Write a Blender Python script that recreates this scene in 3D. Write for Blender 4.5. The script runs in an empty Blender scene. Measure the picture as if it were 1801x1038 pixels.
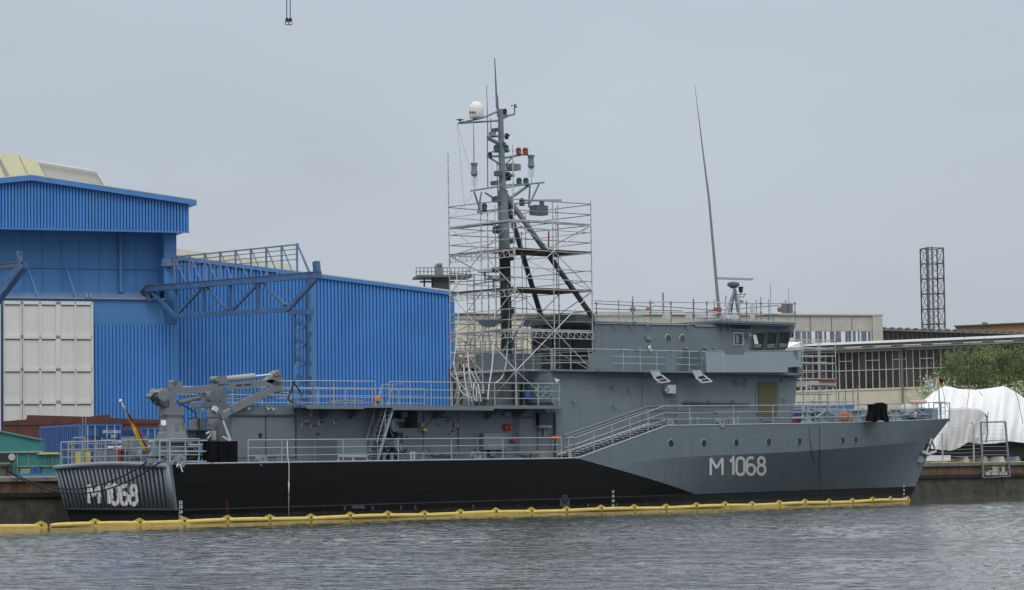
import bpy, math, random
from mathutils import Vector as V, Matrix, noise
random.seed(7)
R_ = math.radians
# ------------------------------------------------------------------ camera
CX = V((-61.09, -92.88, 2.05)); FPX = 4716.66
cr = V((0.76069, -0.64897, -0.01372)); cu = V((-0.03061, -0.05697, 0.99791)); cf = V((0.64839, 0.75868, 0.0632))
cr.normalize(); cf.normalize(); cu = cr.cross(cf)
cam = bpy.data.cameras.new('camera'); co = bpy.data.objects.new('camera', cam)
bpy.context.scene.collection.objects.link(co)
co.matrix_world = Matrix(((cr.x, cu.x, -cf.x, CX.x), (cr.y, cu.y, -cf.y, CX.y), (cr.z, cu.z, -cf.z, CX.z), (0, 0, 0, 1)))
cam.sensor_width = 36; cam.lens = FPX/1801*36; cam.clip_end = 5000; cam.clip_start = 1
sc = bpy.context.scene; sc.camera = co
# ------------------------------------------------------------------ world, sun, exposure
SUN_EL, SUN_AZ = R_(52), R_(215)          # azimuth clockwise from +Y
w = bpy.data.worlds.new('World'); sc.world = w; w.use_nodes = True
nt = w.node_tree; nt.nodes.clear(); N = nt.nodes.new; L = nt.links.new
out = N('ShaderNodeOutputWorld'); bg = N('ShaderNodeBackground')
sky = N('ShaderNodeTexSky'); sky.sky_type = 'NISHITA'; sky.sun_disc = False
sky.sun_elevation = SUN_EL; sky.sun_rotation = SUN_AZ; sky.air_density = 1; sky.dust_density = 3
tc = N('ShaderNodeTexCoord'); sep = N('ShaderNodeSeparateXYZ'); L(tc.outputs['Generated'], sep.inputs[0])
rmp = N('ShaderNodeValToRGB'); L(sep.outputs['Z'], rmp.inputs[0])
e = rmp.color_ramp.elements; e[0].position = 0.0; e[0].color = (5.1, 5.62, 6.2, 1); e[1].position = 1.0; e[1].color = (13.4, 13.8, 14.2, 1)
k = rmp.color_ramp.elements.new(.2); k.color = (4.8, 5.35, 6.05, 1)
k = rmp.color_ramp.elements.new(.32); k.color = (9.8, 10.1, 10.5, 1)
ns = N('ShaderNodeTexNoise'); ns.inputs['Scale'].default_value = 3.2; ns.inputs['Detail'].default_value = 4; ns.inputs['Roughness'].default_value = .45
mp = N('ShaderNodeMapping'); mp.inputs['Scale'].default_value = (1, 1, 2.6); L(tc.outputs['Generated'], mp.inputs[0]); L(mp.outputs[0], ns.inputs[0])
nr = N('ShaderNodeMapRange'); nr.inputs[1].default_value = .25; nr.inputs[2].default_value = .75; nr.inputs[3].default_value = .86; nr.inputs[4].default_value = 1.14; L(ns.outputs[0], nr.inputs[0])
mul = N('ShaderNodeVectorMath'); mul.operation = 'SCALE'; L(rmp.outputs[0], mul.inputs[0]); L(nr.outputs[0], mul.inputs['Scale'])
mx = N('ShaderNodeMix'); mx.data_type = 'RGBA'; mx.inputs[0].default_value = .92
L(sky.outputs[0], mx.inputs[6]); L(mul.outputs[0], mx.inputs[7]); L(mx.outputs[2], bg.inputs[0])
bg.inputs[1].default_value = .104; L(bg.outputs[0], out.inputs[0])
sd = bpy.data.lights.new('sun', 'SUN'); sd.energy = .9; sd.angle = R_(25); sd.color = (1, .97, .93)
so = bpy.data.objects.new('sun', sd); sc.collection.objects.link(so)
dirv = V((math.sin(SUN_AZ)*math.cos(SUN_EL), math.cos(SUN_AZ)*math.cos(SUN_EL), math.sin(SUN_EL)))
so.rotation_euler = dirv.to_track_quat('Z', 'Y').to_euler()
sc.view_settings.view_transform = 'Standard'; sc.view_settings.look = 'None'; sc.view_settings.gamma = 1; sc.view_settings.exposure = 0
# ------------------------------------------------------------------ picture <-> place
def ray(px, py): return cf + cr*((px-900.5)/FPX) + cu*((519-py)/FPX)
def P(px, py, Y): d = ray(px, py); return CX + d*((Y-CX.y)/d.y)      # point on a fore-and-aft plane
def D(px, py, dep): return CX + ray(px, py)*dep                        # point at a given distance
Fh = V((cf.x, cf.y, 0)).normalized(); Rh = V((Fh.y, -Fh.x, 0)); UP = V((0, 0, 1))
class Fr:
    """vertical plane frame: a along, d away from the viewer, z up"""
    def __init__(s, px, dep, ang):
        o = D(px, 800, dep); s.o = V((o.x, o.y, 0)); a = R_(ang)
        s.u = Rh*math.cos(a)+Fh*math.sin(a); s.n = Rh*-math.sin(a)+Fh*math.cos(a)
    def hit(s, px, py, d=0):
        r = ray(px, py); o = s.o+s.n*d; t = (o-CX).dot(s.n)/r.dot(s.n); p = CX+r*t
        return (p-s.o).dot(s.u), p.z
    def w(s, p): return s.o+s.u*p[0]+s.n*p[1]+UP*p[2]
# ------------------------------------------------------------------ materials
MATS = {}
def mat(name, col, rough=.6, var=.12, scale=1.5, streak=0., metal=0., bump=0., dirt=(.12, .1, .08), emis=None, spec=.5, fine=False):
    if name in MATS: return MATS[name]
    m = bpy.data.materials.new(name); m.use_nodes = True; nt = m.node_tree; n = nt.nodes; l = nt.links.new
    b = n['Principled BSDF']; b.inputs['Roughness'].default_value = rough; b.inputs['Metallic'].default_value = metal
    b.inputs['Specular IOR Level'].default_value = spec
    tc = n.new('ShaderNodeTexCoord'); ge = n.new('ShaderNodeNewGeometry')
    t = n.new('ShaderNodeTexNoise'); t.inputs['Scale'].default_value = scale; t.inputs['Detail'].default_value = 8; t.inputs['Roughness'].default_value = .62
    l(ge.outputs['Position'], t.inputs[0])
    mr = n.new('ShaderNodeMapRange'); mr.inputs[1].default_value = .25; mr.inputs[2].default_value = .75; mr.inputs[3].default_value = 1-var; mr.inputs[4].default_value = 1+var
    l(t.outputs[0], mr.inputs[0])
    sm = n.new('ShaderNodeVectorMath'); sm.operation = 'SCALE'; sm.inputs[0].default_value = col[:3]; l(mr.outputs[0], sm.inputs['Scale'])
    last = sm.outputs[0]
    if streak:
        mp = n.new('ShaderNodeMapping'); mp.inputs['Scale'].default_value = (2.2, 2.2, .16); l(ge.outputs['Position'], mp.inputs[0])
        t2 = n.new('ShaderNodeTexNoise'); t2.inputs['Scale'].default_value = 1.3; t2.inputs['Detail'].default_value = 6; t2.inputs['Roughness'].default_value = .7; l(mp.outputs[0], t2.inputs[0])
        m2 = n.new('ShaderNodeMapRange'); m2.inputs[1].default_value = .5; m2.inputs[2].default_value = .78; m2.inputs[4].default_value = streak; l(t2.outputs[0], m2.inputs[0])
        mx = n.new('ShaderNodeMix'); mx.data_type = 'RGBA'; l(m2.outputs[0], mx.inputs[0]); l(last, mx.inputs[6]); mx.inputs[7].default_value = (*dirt, 1); last = mx.outputs[2]
    l(last, b.inputs['Base Color'])
    if bump:
        bp = n.new('ShaderNodeBump'); bp.inputs['Strength'].default_value = .5; bp.inputs['Distance'].default_value = bump
        t3 = n.new('ShaderNodeTexNoise'); t3.inputs['Scale'].default_value = scale*2; t3.inputs['Detail'].default_value = 6; l(ge.outputs['Position'], t3.inputs[0])
        l(t3.outputs[0], bp.inputs['Height']); l(bp.outputs[0], b.inputs['Normal'])
    if emis: b.inputs['Emission Color'].default_value = (*emis, 1); b.inputs['Emission Strength'].default_value = 1
    MATS[name] = m; return m
GREY = mat('ship_grey', (.14, .175, .2), .5, .08, .7, .3, dirt=(.085, .1, .108), bump=.03)
GREY2 = mat('ship_grey_fittings', (.19, .23, .26), .5, .1, 3)
RAILM = mat('rail_grey', (.3, .345, .38), .45, .1, 3)
GALV = mat('galvanised_steel', (.42, .43, .43), .5, .35, 3, metal=.2)
GALVD = mat('weathered_steel', (.16, .165, .17), .6, .3, 3)
DARK = mat('dark_opening', (.012, .014, .017), .5, .3, 3)
BLACK = mat('black_cloth', (.008, .008, .009), .95, .3, 3, spec=.1)
RUBBER = mat('black_rubber', (.012, .012, .013), .7, .3, 6, bump=.02)
WHITE = mat('white_paint', (.72, .73, .72), .5, .08, 3, .12)
MARK = mat('white_marking', (.86, .86, .85), .6, .06, 5)
ORANGE = mat('orange_plastic', (.55, .16, .05), .5, .2, 4)
REDP = mat('red_paint', (.42, .05, .03), .5, .2, 4)
GREEN = mat('lamp_green', (.05, .11, .1), .4, .2, 4)
YEL = mat('yellow_plastic', (.6, .5, .14), .5, .2, 4)
BLUEW = mat('hall_blue_cladding', (.055, .215, .55), .5, .13, .35, .45, dirt=(.045, .16, .4))
BLUEP = mat('hall_blue_panel', (.055, .19, .43), .6, .1, .3, .4, dirt=(.035, .13, .31))
BLUES = mat('blue_steel', (.045, .12, .27), .55, .3, 1.6, .8, dirt=(.05, .045, .045))
RUSTS = mat('rusty_steel', (.1, .07, .055), .8, .4, 2)
CONC = mat('concrete', (.42, .41, .37), .9, .14, 1.2, .5, dirt=(.24, .23, .2), bump=.02)
CREAM = mat('cream_render', (.58, .54, .42), .9, .08, .8, .3, dirt=(.33, .3, .24))
GLASS = mat('dark_glass', (.02, .024, .024), .12, .5, 2.5)
GLASSG = mat('green_glass', (.16, .22, .2), .15, .7, 5)
OFFG = mat('office_glass', (.11, .14, .18), .12, .6, .9)
BRICK = mat('red_brick', (.23, .09, .06), .9, .3, 3)
ROOFM = mat('grey_roof_sheet', (.42, .43, .44), .6, .08, .5, .25, dirt=(.3, .3, .3))
CONT = mat('container_blue', (.025, .085, .26), .5, .14, 1, .35, dirt=(.05, .06, .09))
TEAL = mat('teal_paint', (.03, .19, .18), .6, .15, 1, .35, dirt=(.04, .1, .09))
BROWN = mat('brown_primer', (.085, .032, .025), .8, .2, .8, .4, dirt=(.04, .018, .014))
WOOD = mat('plywood', (.06, .035, .025), .9, .3, 3)
ALU = mat('bright_aluminium', (.5, .51, .52), .4, .15, 3)
CRANEM = mat('crane_grey', (.155, .17, .19), .5, .12, 2, .15)
OLIVE = mat('olive_primer', (.095, .1, .05), .8, .15, 2)
TARP = mat('white_tarpaulin', (.8, .81, .81), .55, .05, .7, .15, dirt=(.5, .5, .48))
ROPE = mat('black_rope', (.015, .015, .016), .9, .3, 6)
WROPE = mat('white_hose', (.62, .62, .6), .7, .12, 4)
# ------------------------------------------------------------------ mesh builder
class MB:
    def __init__(s, fr=None): s.v = []; s.f = []; s.fr = fr
    def a(s, p):
        p = V(p); s.v.append(s.fr.w(p) if s.fr else p); return len(s.v)-1
    def face(s, pts): s.f.append([s.a(p) for p in pts])
    def prism(s, poly, d):
        n = len(poly); d = V(d); i = [s.a(p) for p in poly]; j = [s.a(V(p)+d) for p in poly]
        s.f.append(i[::-1]); s.f.append(j)
        for k in range(n): s.f.append([i[k], i[(k+1) % n], j[(k+1) % n], j[k]])
    def box(s, x0, x1, y0, y1, z0, z1):
        s.prism([(x0, y0, z0), (x1, y0, z0), (x1, y1, z0), (x0, y1, z0)], (0, 0, z1-z0))
    def bar(s, a, b, w_, h=None, up=None):
        a = V(a); b = V(b); h = h or w_; d = (b-a)
        if d.length < 1e-6: return
        d.normalize(); up = V(up) if up else (V((0, 0, 1)) if abs(d.z) < .9 else V((0, 1, 0)))
        x = d.cross(up).normalized()*w_/2; y = x.cross(d).normalized()*h/2
        s.prism([a-x-y, a+x-y, a+x+y, a-x+y], b-a)
    def tube(s, pts, r, n=6, r1=None):
        pts = [V(p) for p in pts]; rings = []
        for k, p in enumerate(pts):
            d = (pts[min(k+1, len(pts)-1)]-pts[max(k-1, 0)])
            d = d.normalized() if d.length > 1e-9 else V((0, 0, 1))
            up = V((0, 0, 1)) if abs(d.z) < .95 else V((0, 1, 0))
            x = d.cross(up).normalized(); y = x.cross(d)
            rr = r if r1 is None else r+(r1-r)*k/(len(pts)-1)
            rings.append([s.a(p+x*math.cos(2*math.pi*q/n)*rr+y*math.sin(2*math.pi*q/n)*rr) for q in range(n)])
        for k in range(len(rings)-1):
            for q in range(n): s.f.append([rings[k][q], rings[k][(q+1) % n], rings[k+1][(q+1) % n], rings[k+1][q]])
        s.f.append(rings[0][::-1]); s.f.append(rings[-1])
    def lathe(s, c, prof, n=16, ax=(0, 0, 1)):
        c = V(c); ax = V(ax).normalized(); t = V((0, 0, 1)) if abs(ax.z) < .9 else V((1, 0, 0))
        x = ax.cross(t).normalized(); y = ax.cross(x); rings = []
        for r, h in prof: rings.append([s.a(c+ax*h+(x*math.cos(2*math.pi*q/n)+y*math.sin(2*math.pi*q/n))*max(r, 1e-4)) for q in range(n)])
        for k in range(len(rings)-1):
            for q in range(n): s.f.append([rings[k][q], rings[k][(q+1) % n], rings[k+1][(q+1) % n], rings[k+1][q]])
        s.f.append(rings[0][::-1]); s.f.append(rings[-1])
    def ball(s, c, r, n=14, sq=1.):
        s.lathe(c, [(r*math.sin(math.pi*k/8), -r*sq*math.cos(math.pi*k/8)) for k in range(9)], n)
    def ring(s, c, R, r, ax=(0, 1, 0), n=20, a0=0, a1=2*math.pi):
        c = V(c); ax = V(ax).normalized(); t = V((0, 0, 1)) if abs(ax.z) < .9 else V((1, 0, 0)); x = ax.cross(t).normalized(); y = ax.cross(x)
        s.tube([c+(x*math.cos(a0+(a1-a0)*k/n)+y*math.sin(a0+(a1-a0)*k/n))*R for k in range(n+1)], r)
    def bx(s, x0, y0, x1, y1, Y, t):
        """box whose face on plane Y fills a picture rectangle, t deep towards port"""
        xm, ym = (x0+x1)/2, (y0+y1)/2
        a = P(x0, ym, Y).x; b = P(x1, ym, Y).x; c = P(xm, y1, Y).z; d = P(xm, y0, Y).z
        s.box(a, b, min(Y, Y+t), max(Y, Y+t), c, d)
WO = {}
def mesh_obj(mb, name, m, parent=None, smooth=False, org=None):
    me = bpy.data.meshes.new(name); vs = mb.v
    lo = V((min(v.x for v in vs), min(v.y for v in vs), min(v.z for v in vs))); hi = V((max(v.x for v in vs), max(v.y for v in vs), max(v.z for v in vs)))
    o0 = V(org) if org is not None else V(((lo.x+hi.x)/2, (lo.y+hi.y)/2, lo.z))
    me.from_pydata([v-o0 for v in vs], [], mb.f); me.validate(); me.materials.append(m)
    import bmesh
    b = bmesh.new(); b.from_mesh(me); bmesh.ops.recalc_face_normals(b, faces=b.faces); b.to_mesh(me); b.free()
    if smooth:
        for p in me.polygons: p.use_smooth = True
    o = bpy.data.objects.new(name, me); sc.collection.objects.link(o)
    if parent: o.parent = parent; o.location = o0-WO[parent]
    else: o.location = o0
    WO[o] = o0; return o
def tag(o, label=None, cat=None, group=None, kind=None):
    if label: o['label'] = label
    if cat: o['category'] = cat
    if group: o['group'] = group
    if kind: o['kind'] = kind
    return o
def thing(name, label, cat, loc, group=None):
    o = bpy.data.objects.new(name, None); sc.collection.objects.link(o); o.location = V(loc); o.empty_display_size = .2
    WO[o] = V(loc); return tag(o, label, cat, group)
def part(mb, name, m, parent, label=None, smooth=False, org=None):
    o = mesh_obj(mb, name, m, parent, smooth, org)
    if label: o['label'] = label
    return o
def split(mb, name, m, parent, label=None, gap=.03):
    n = len(mb.v); par = list(range(n))
    def fd(a):
        while par[a] != a: par[a] = par[par[a]]; a = par[a]
        return a
    for f in mb.f:
        for k in f[1:]: par[fd(k)] = fd(f[0])
    comp = {}
    for i in range(n): comp.setdefault(fd(i), []).append(i)
    C_ = []
    for ids in comp.values():
        vs = [mb.v[i] for i in ids]; C_.append([set(ids), [min(v[k] for v in vs)-gap for k in range(3)], [max(v[k] for v in vs)+gap for k in range(3)]])
    ch = True
    while ch:
        ch = False
        for i in range(len(C_)):
            for j in range(len(C_)-1, i, -1):
                a, b_ = C_[i], C_[j]
                if all(a[1][k] <= b_[2][k] and b_[1][k] <= a[2][k] for k in range(3)):
                    a[0] |= b_[0]; a[1] = [min(p, q) for p, q in zip(a[1], b_[1])]; a[2] = [max(p, q) for p, q in zip(a[2], b_[2])]; C_.pop(j); ch = True
    res = []
    for ids, _, _ in C_:
        q = MB(); mp_ = {}
        for f in mb.f:
            if f[0] in ids:
                nf = []
                for i in f:
                    if i not in mp_: mp_[i] = len(q.v); q.v.append(mb.v[i])
                    nf.append(mp_[i])
                q.f.append(nf)
        res.append(part(q, name, m, parent, label))
    return res
def solo(mb, name, m, label, cat, group=None, smooth=False):
    return tag(mesh_obj(mb, name, m, None, smooth), label, cat, group)
def struct(mb, name, m, smooth=False): return tag(mesh_obj(mb, name, m, None, smooth), kind='structure')
def sag(a, b, dz, n=10):
    a = V(a); b = V(b); return [a.lerp(b, k/n)-V((0, 0, dz*4*(k/n)*(1-k/n))) for k in range(n+1)]
def text_mb(txt, size, origin, xdir, zdir, mapf=None):
    cu_ = bpy.data.curves.new('t', 'FONT'); cu_.body = txt; cu_.size = size; cu_.resolution_u = 2
    to = bpy.data.objects.new('t', cu_); me = bpy.data.meshes.new_from_object(to); mb = MB()
    o = V(origin); x = V(xdir); z = V(zdir)
    for v in me.vertices: mb.v.append(o+x*v.co.x+z*v.co.y)
    mb.f = [list(p.vertices) for p in me.polygons]
    bpy.data.objects.remove(to); bpy.data.curves.remove(cu_); bpy.data.meshes.remove(me); return mb
# ------------------------------------------------------------------ water, ground, quay
mw = bpy.data.materials.new('harbour_water'); mw.use_nodes = True; nt = mw.node_tree; b = nt.nodes['Principled BSDF']
b.inputs['Base Color'].default_value = (.07, .08, .08, 1); b.inputs['Roughness'].default_value = .06; b.inputs['IOR'].default_value = 1.33
ge = nt.nodes.new('ShaderNodeNewGeometry')
def wn(scale, det, stretch):
    mp = nt.nodes.new('ShaderNodeMapping'); mp.inputs['Rotation'].default_value = (0, 0, R_(48)); mp.inputs['Scale'].default_value = stretch
    t = nt.nodes.new('ShaderNodeTexNoise'); t.inputs['Scale'].default_value = scale; t.inputs['Detail'].default_value = det; t.inputs['Roughness'].default_value = .55
    nt.links.new(ge.outputs['Position'], mp.inputs[0]); nt.links.new(mp.outputs[0], t.inputs[0]); return t
t1 = wn(3.6, 3, (1, .75, 1)); t0 = wn(.9, 3, (1, .7, 1))
spx = nt.nodes.new('ShaderNodeSeparateXYZ'); nt.links.new(ge.outputs['Position'], spx.inputs[0])
tb = wn(.06, 3, (1, 1, 1))
ad = nt.nodes.new('ShaderNodeMath'); ad.operation = 'MULTIPLY_ADD'; ad.inputs[1].default_value = 14; nt.links.new(tb.outputs[0], ad.inputs[0]); nt.links.new(spx.outputs['Y'], ad.inputs[2])
cm = nt.nodes.new('ShaderNodeMapRange'); cm.inputs[1].default_value = -6; cm.inputs[2].default_value = 3; cm.inputs[3].default_value = 1; cm.inputs[4].default_value = .1; nt.links.new(ad.outputs[0], cm.inputs[0])
mm_ = nt.nodes.new('ShaderNodeMath'); mm_.operation = 'MULTIPLY'; nt.links.new(cm.outputs[0], mm_.inputs[1]); 
sm_ = nt.nodes.new('ShaderNodeMath'); sm_.operation = 'MULTIPLY_ADD'; sm_.inputs[1].default_value = 2.0; nt.links.new(t0.outputs[0], sm_.inputs[0]); nt.links.new(t1.outputs[0], sm_.inputs[2]); nt.links.new(sm_.outputs[0], mm_.inputs[0])
b1 = nt.nodes.new('ShaderNodeBump'); b1.inputs['Strength'].default_value = 1; b1.inputs['Distance'].default_value = .085; nt.links.new(mm_.outputs[0], b1.inputs['Height'])
nt.links.new(b1.outputs[0], b.inputs['Normal'])
WL = -.15
def water():
    mb = MB(); na, nb = 420, 520
    idx = []
    for j in range(nb+1):
        dd = 38*((215/38)**(j/nb)); row = []
        for i in range(na+1):
            u = (i/na-.5)*.46*dd
            p = V((CX.x, CX.y, 0))+Fh*dd+Rh*u
            q = V((p.dot(Rh), p.dot(Fh), 0))
            calm = .35+.65*max(0, min(1, (noise.noise(V((q.x*.045, q.y*.06, 3)))+.35)*1.6))
            h = noise.noise(V((q.x*.75, q.y*1.1, 0)))*.045+noise.noise(V((q.x*1.9, q.y*2.6, 5)))*.03+noise.noise(V((q.x*4.2, q.y*5.2, 9)))*.014
            h *= calm*(.12+.88*max(0, min(1, (-4-p.y)/14))); edge = min(1, i/12, (na-i)/12, j/12, (nb-j)/12)
            row.append(mb.a((p.x, p.y, WL+h*edge)))
        idx.append(row)
    for j in range(nb):
        for i in range(na): mb.f.append([idx[j][i], idx[j][i+1], idx[j+1][i+1], idx[j+1][i]])
    # flat surroundings
    def far(pts): mb.face([(p[0], p[1], WL) for p in pts])
    c = [mb.v[idx[0][0]], mb.v[idx[0][na]], mb.v[idx[nb][na]], mb.v[idx[nb][0]]]
    o = V((CX.x, CX.y, 0)); big = [o-Rh*500-Fh*300, o+Rh*500-Fh*300, o+Rh*500+Fh*260, o-Rh*500+Fh*260]
    for k in range(4): far([big[k], big[(k+1) % 4], c[(k+1) % 4], c[k]])
    return struct(mb, 'water', mw, True)
water()
QY, QZ = 10.5, 1.79
g = MB(); g.box(-400, 700, QY+1.2, 900, QZ-.4, QZ-.01); struct(g, 'ground', mat('yard_concrete', (.22, .21, .19), .9, .2, .6, bump=.02))
qw = thing('quay_wall', 'old stained quay wall of stone and rusty steel along the water', 'quay wall', (20, QY, 0))
m = MB(); m.box(-120, 160, QY+.25, QY+1.5, -2, .92); part(m, 'stone_base', mat('quay_stone', (.065, .06, .048), .9, .6, 1.6, .9, dirt=(.02, .02, .015), bump=.1), qw)
m = MB(); m.box(-120, 160, QY+.12, QY+.25, .92, 1.12); 
part(m, 'fender_timber', RUBBER, qw)
m = MB(); m.box(-120, 160, QY+.2, QY+1.5, 1.12, 1.62)
for k in range(-60, 80): m.box(k*2, k*2+.06, QY+.16, QY+.2, 1.14, 1.6)
part(m, 'steel_face', mat('rusty_quay_face', (.125, .08, .05), .85, .5, 1.3, .8, dirt=(.06, .04, .028), bump=.05), qw)
m = MB(); m.box(-120, 160, QY+.05, QY+1.5, 1.62, QZ); part(m, 'coping', mat('quay_coping', (.16, .15, .125), .9, .4, 2, .6, bump=.05), qw)
# ================================================================== SHIP
YC = 4.4
def lerp_t(tab, x):
    if x <= tab[0][0]: return tab[0][1]
    for (a, b), (c, d) in zip(tab, tab[1:]):
        if x <= c: return b+(d-b)*(x-a)/(c-a)
    return tab[-1][1]
def smooth_t(tab, x):   # monotone-ish cubic
    if x <= tab[0][0]: return tab[0][1]
    if x >= tab[-1][0]: return tab[-1][1]
    for k in range(len(tab)-1):
        if x <= tab[k+1][0]:
            x0, y0 = tab[k]; x1, y1 = tab[k+1]; h = x1-x0; t = (x-x0)/h
            ma = (y1-tab[k-1][1])/(x1-tab[k-1][0]) if k > 0 else (y1-y0)/h
            mb_ = (tab[k+2][1]-y0)/(tab[k+2][0]-x0) if k+2 < len(tab) else (y1-y0)/h
            return (2*t**3-3*t*t+1)*y0+(t**3-2*t*t+t)*h*ma+(-2*t**3+3*t*t)*y1+(t**3-t*t)*h*mb_
# curves: x0, xe, z(x), half breadth(x)
XD0, XDE = -.35, 53.75
zd = lambda x: lerp_t([(-.35, 2.25), (21.9, 2.29), (27.75, 3.80), (37.3, 3.9), (42.5, 3.98), (48, 4.1), (53.75, 4.25)], x)
hbd = lambda x: smooth_t([(-.35, 4.38), (6, 4.55), (14, 4.6), (25, 4.6), (31, 4.5), (36, 4.15), (41, 3.45), (45, 2.65), (49, 1.6), (52, .65), (53.75, .06)], x)
XKE = 52.35
zk = lambda x: lerp_t([(-.3, 1.5), (21, 1.55), (28, 2.3), (37, 2.5), (44, 2.75), (52.35, 3.12)], x)
hbk = lambda x: smooth_t([(-.25, 4.33), (6, 4.52), (14, 4.58), (25, 4.57), (31, 4.44), (36, 4.03), (41, 3.27), (45, 2.42), (49, 1.3), (52.35, .05)], x)
XBE = 50.75
zb = lambda x: lerp_t([(-.1, .38), (30, .46), (50.75, .57)], x)
hbb = lambda x: smooth_t([(-.05, 4.2), (6, 4.4), (14, 4.5), (25, 4.4), (31, 3.55), (36, 2.6), (41, 1.65), (45, .95), (48, .48), (50.75, .04)], x)
XWE = 49.6
zw = lambda x: -1.0
hbw = lambda x: smooth_t([(.3, 3.9), (6, 4.2), (14, 4.4), (25, 4.2), (31, 3.6), (36, 2.7), (41, 1.7), (45, .95), (49.6, .03)], x)
CUR = [(-.35, XDE, zd, hbd), (-.2, XKE, zk, hbk), (.02, XBE, zb, hbb), (.3, XWE, zw, hbw)]
def hullY(x, z):
    for (a, b) in zip(CUR, CUR[1:]):
        if z >= b[2](min(x, b[1])) or b is CUR[-1]:
            za, zb_ = a[2](x), b[2](x); t = max(0, min(1, (za-z)/(za-zb_)))
            ha = a[3](min(x, a[1])); hb = b[3](min(x, b[1])); return YC-(ha+(hb-ha)*t)
    return YC
def H(px, py, off=.02):
    Y = .3
    for _ in range(8): p = P(px, py, Y); Y = hullY(p.x, p.z)-off
    return P(px, py, Y)
ship = thing('warship', 'grey and black naval minehunter with white M 1068 on its bow, moored along the quay', 'warship', (27, YC, 0))
hm = MB(); us = [k/130 for k in range(131)]
xsn = [XD0+(XDE-XD0)*u for u in us]
for xx in (21.9, 27.75):
    k = min(range(len(xsn)), key=lambda i: abs(xsn[i]-xx)); us[k] = (xx-XD0)/(XDE-XD0)
grid = {}
for sgn in (-1, 1):
    for j, (x0, xe, zf, hf) in enumerate(CUR):
        for k, u in enumerate(us):
            x = x0+(xe-x0)*u
            grid[sgn, j, k] = hm.a((x, YC+sgn*hf(x), zf(x)))
for sgn in (-1, 1):
    for j in range(3):
        for k in range(len(us)-1):
            q = [grid[sgn, j, k], grid[sgn, j, k+1], grid[sgn, j+1, k+1], grid[sgn, j+1, k]]; hm.f.append(q)
for k in range(len(us)-1): hm.f.append([grid[-1, 0, k], grid[-1, 0, k+1], grid[1, 0, k+1], grid[1, 0, k]])
for j in range(3): hm.f.append([grid[-1, j, 0], grid[1, j, 0], grid[1, j+1, 0], grid[-1, j+1, 0]])
nk = len(us)-1
for j in range(3): hm.f.append([grid[-1, j, nk], grid[1, j, nk], grid[1, j+1, nk], grid[-1, j+1, nk]])
# hull paint: black boot top and black aft quarter with a slanting edge
mh = bpy.data.materials.new('hull_paint'); mh.use_nodes = True; nt = mh.node_tree; n = nt.nodes; l = nt.links.new; b = n['Principled BSDF']
tc = n.new('ShaderNodeTexCoord'); sp = n.new('ShaderNodeSeparateXYZ'); l(tc.outputs['Object'], sp.inputs[0])
def mth(op, a, c, d=None):
    q = n.new('ShaderNodeMath'); q.operation = op
    for i, s_ in enumerate((a, c, d)):
        if s_ is None: continue
        if isinstance(s_, (int, float)): q.inputs[i].default_value = s_
        else: l(s_, q.inputs[i])
    return q.outputs[0]
X_, Z_ = sp.outputs['X'], sp.outputs['Z']
boot = mth('LESS_THAN', Z_, mth('MULTIPLY_ADD', X_, .0038, .385))
diag = mth('LESS_THAN', mth('MULTIPLY_ADD', Z_, 4.72, X_), 22.05+2.29*4.72)
notst = mth('GREATER_THAN', X_, mth('MULTIPLY_ADD', Z_, -.2, .18+.1))
blk = mth('MAXIMUM', boot, mth('MULTIPLY', diag, notst))
line = mth('LESS_THAN', mth('ABSOLUTE', mth('SUBTRACT', Z_, mth('MULTIPLY_ADD', X_, .0038, .385)), 0), .018)
line = mth('MULTIPLY', line, diag)
t = n.new('ShaderNodeTexNoise'); t.inputs['Scale'].default_value = .8; t.inputs['Detail'].default_value = 7; l(tc.outputs['Object'], t.inputs[0])
mp = n.new('ShaderNodeMapping'); mp.inputs['Scale'].default_value = (2.5, 2.5, .2); l(tc.outputs['Object'], mp.inputs[0])
t2 = n.new('ShaderNodeTexNoise'); t2.inputs['Scale'].default_value = 1.2; t2.inputs['Detail'].default_value = 6; t2.inputs['Roughness'].default_value = .7; l(mp.outputs[0], t2.inputs[0])
v = mth('MULTIPLY_ADD', t.outputs[0], .24, .88); v = mth('MULTIPLY', v, mth('MULTIPLY_ADD', t2.outputs[0], .36, .82))
def colmix(f, a, c):
    q = n.new('ShaderNodeMix'); q.data_type = 'RGBA'
    for i, s_ in ((0, f), (6, a), (7, c)):
        if isinstance(s_, tuple): q.inputs[i].default_value = (*s_, 1)
        elif isinstance(s_, (int, float)): q.inputs[i].default_value = s_
        else: l(s_, q.inputs[i])
    return q.outputs[2]
c0 = colmix(blk, (.14, .175, .2), (.005, .005, .006)); c0 = colmix(mth('MULTIPLY', line, .8), c0, (.06, .065, .07))
# weed and scum just above the water
scum = mth('MULTIPLY', mth('LESS_THAN', Z_, mth('MULTIPLY_ADD', t2.outputs[0], .5, -.08)), .6); c0 = colmix(scum, c0, (.03, .032, .028))
vm = n.new('ShaderNodeVectorMath'); vm.operation = 'SCALE'; l(c0, vm.inputs[0]); l(v, vm.inputs['Scale']); l(vm.outputs[0], b.inputs['Base Color'])
b.inputs['Roughness'].default_value = .5; b.inputs['Specular IOR Level'].default_value = .2
t3 = n.new('ShaderNodeTexNoise'); t3.inputs['Scale'].default_value = .9; t3.inputs['Detail'].default_value = 2; l(tc.outputs['Object'], t3.inputs[0])
bk = n.new('ShaderNodeTexBrick'); bk.inputs['Scale'].default_value = 1; bk.inputs['Brick Width'].default_value = 3.1; bk.inputs['Row Height'].default_value = 1.05; bk.inputs['Mortar Size'].default_value = .012; bk.inputs['Mortar Smooth'].default_value = .5
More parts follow.
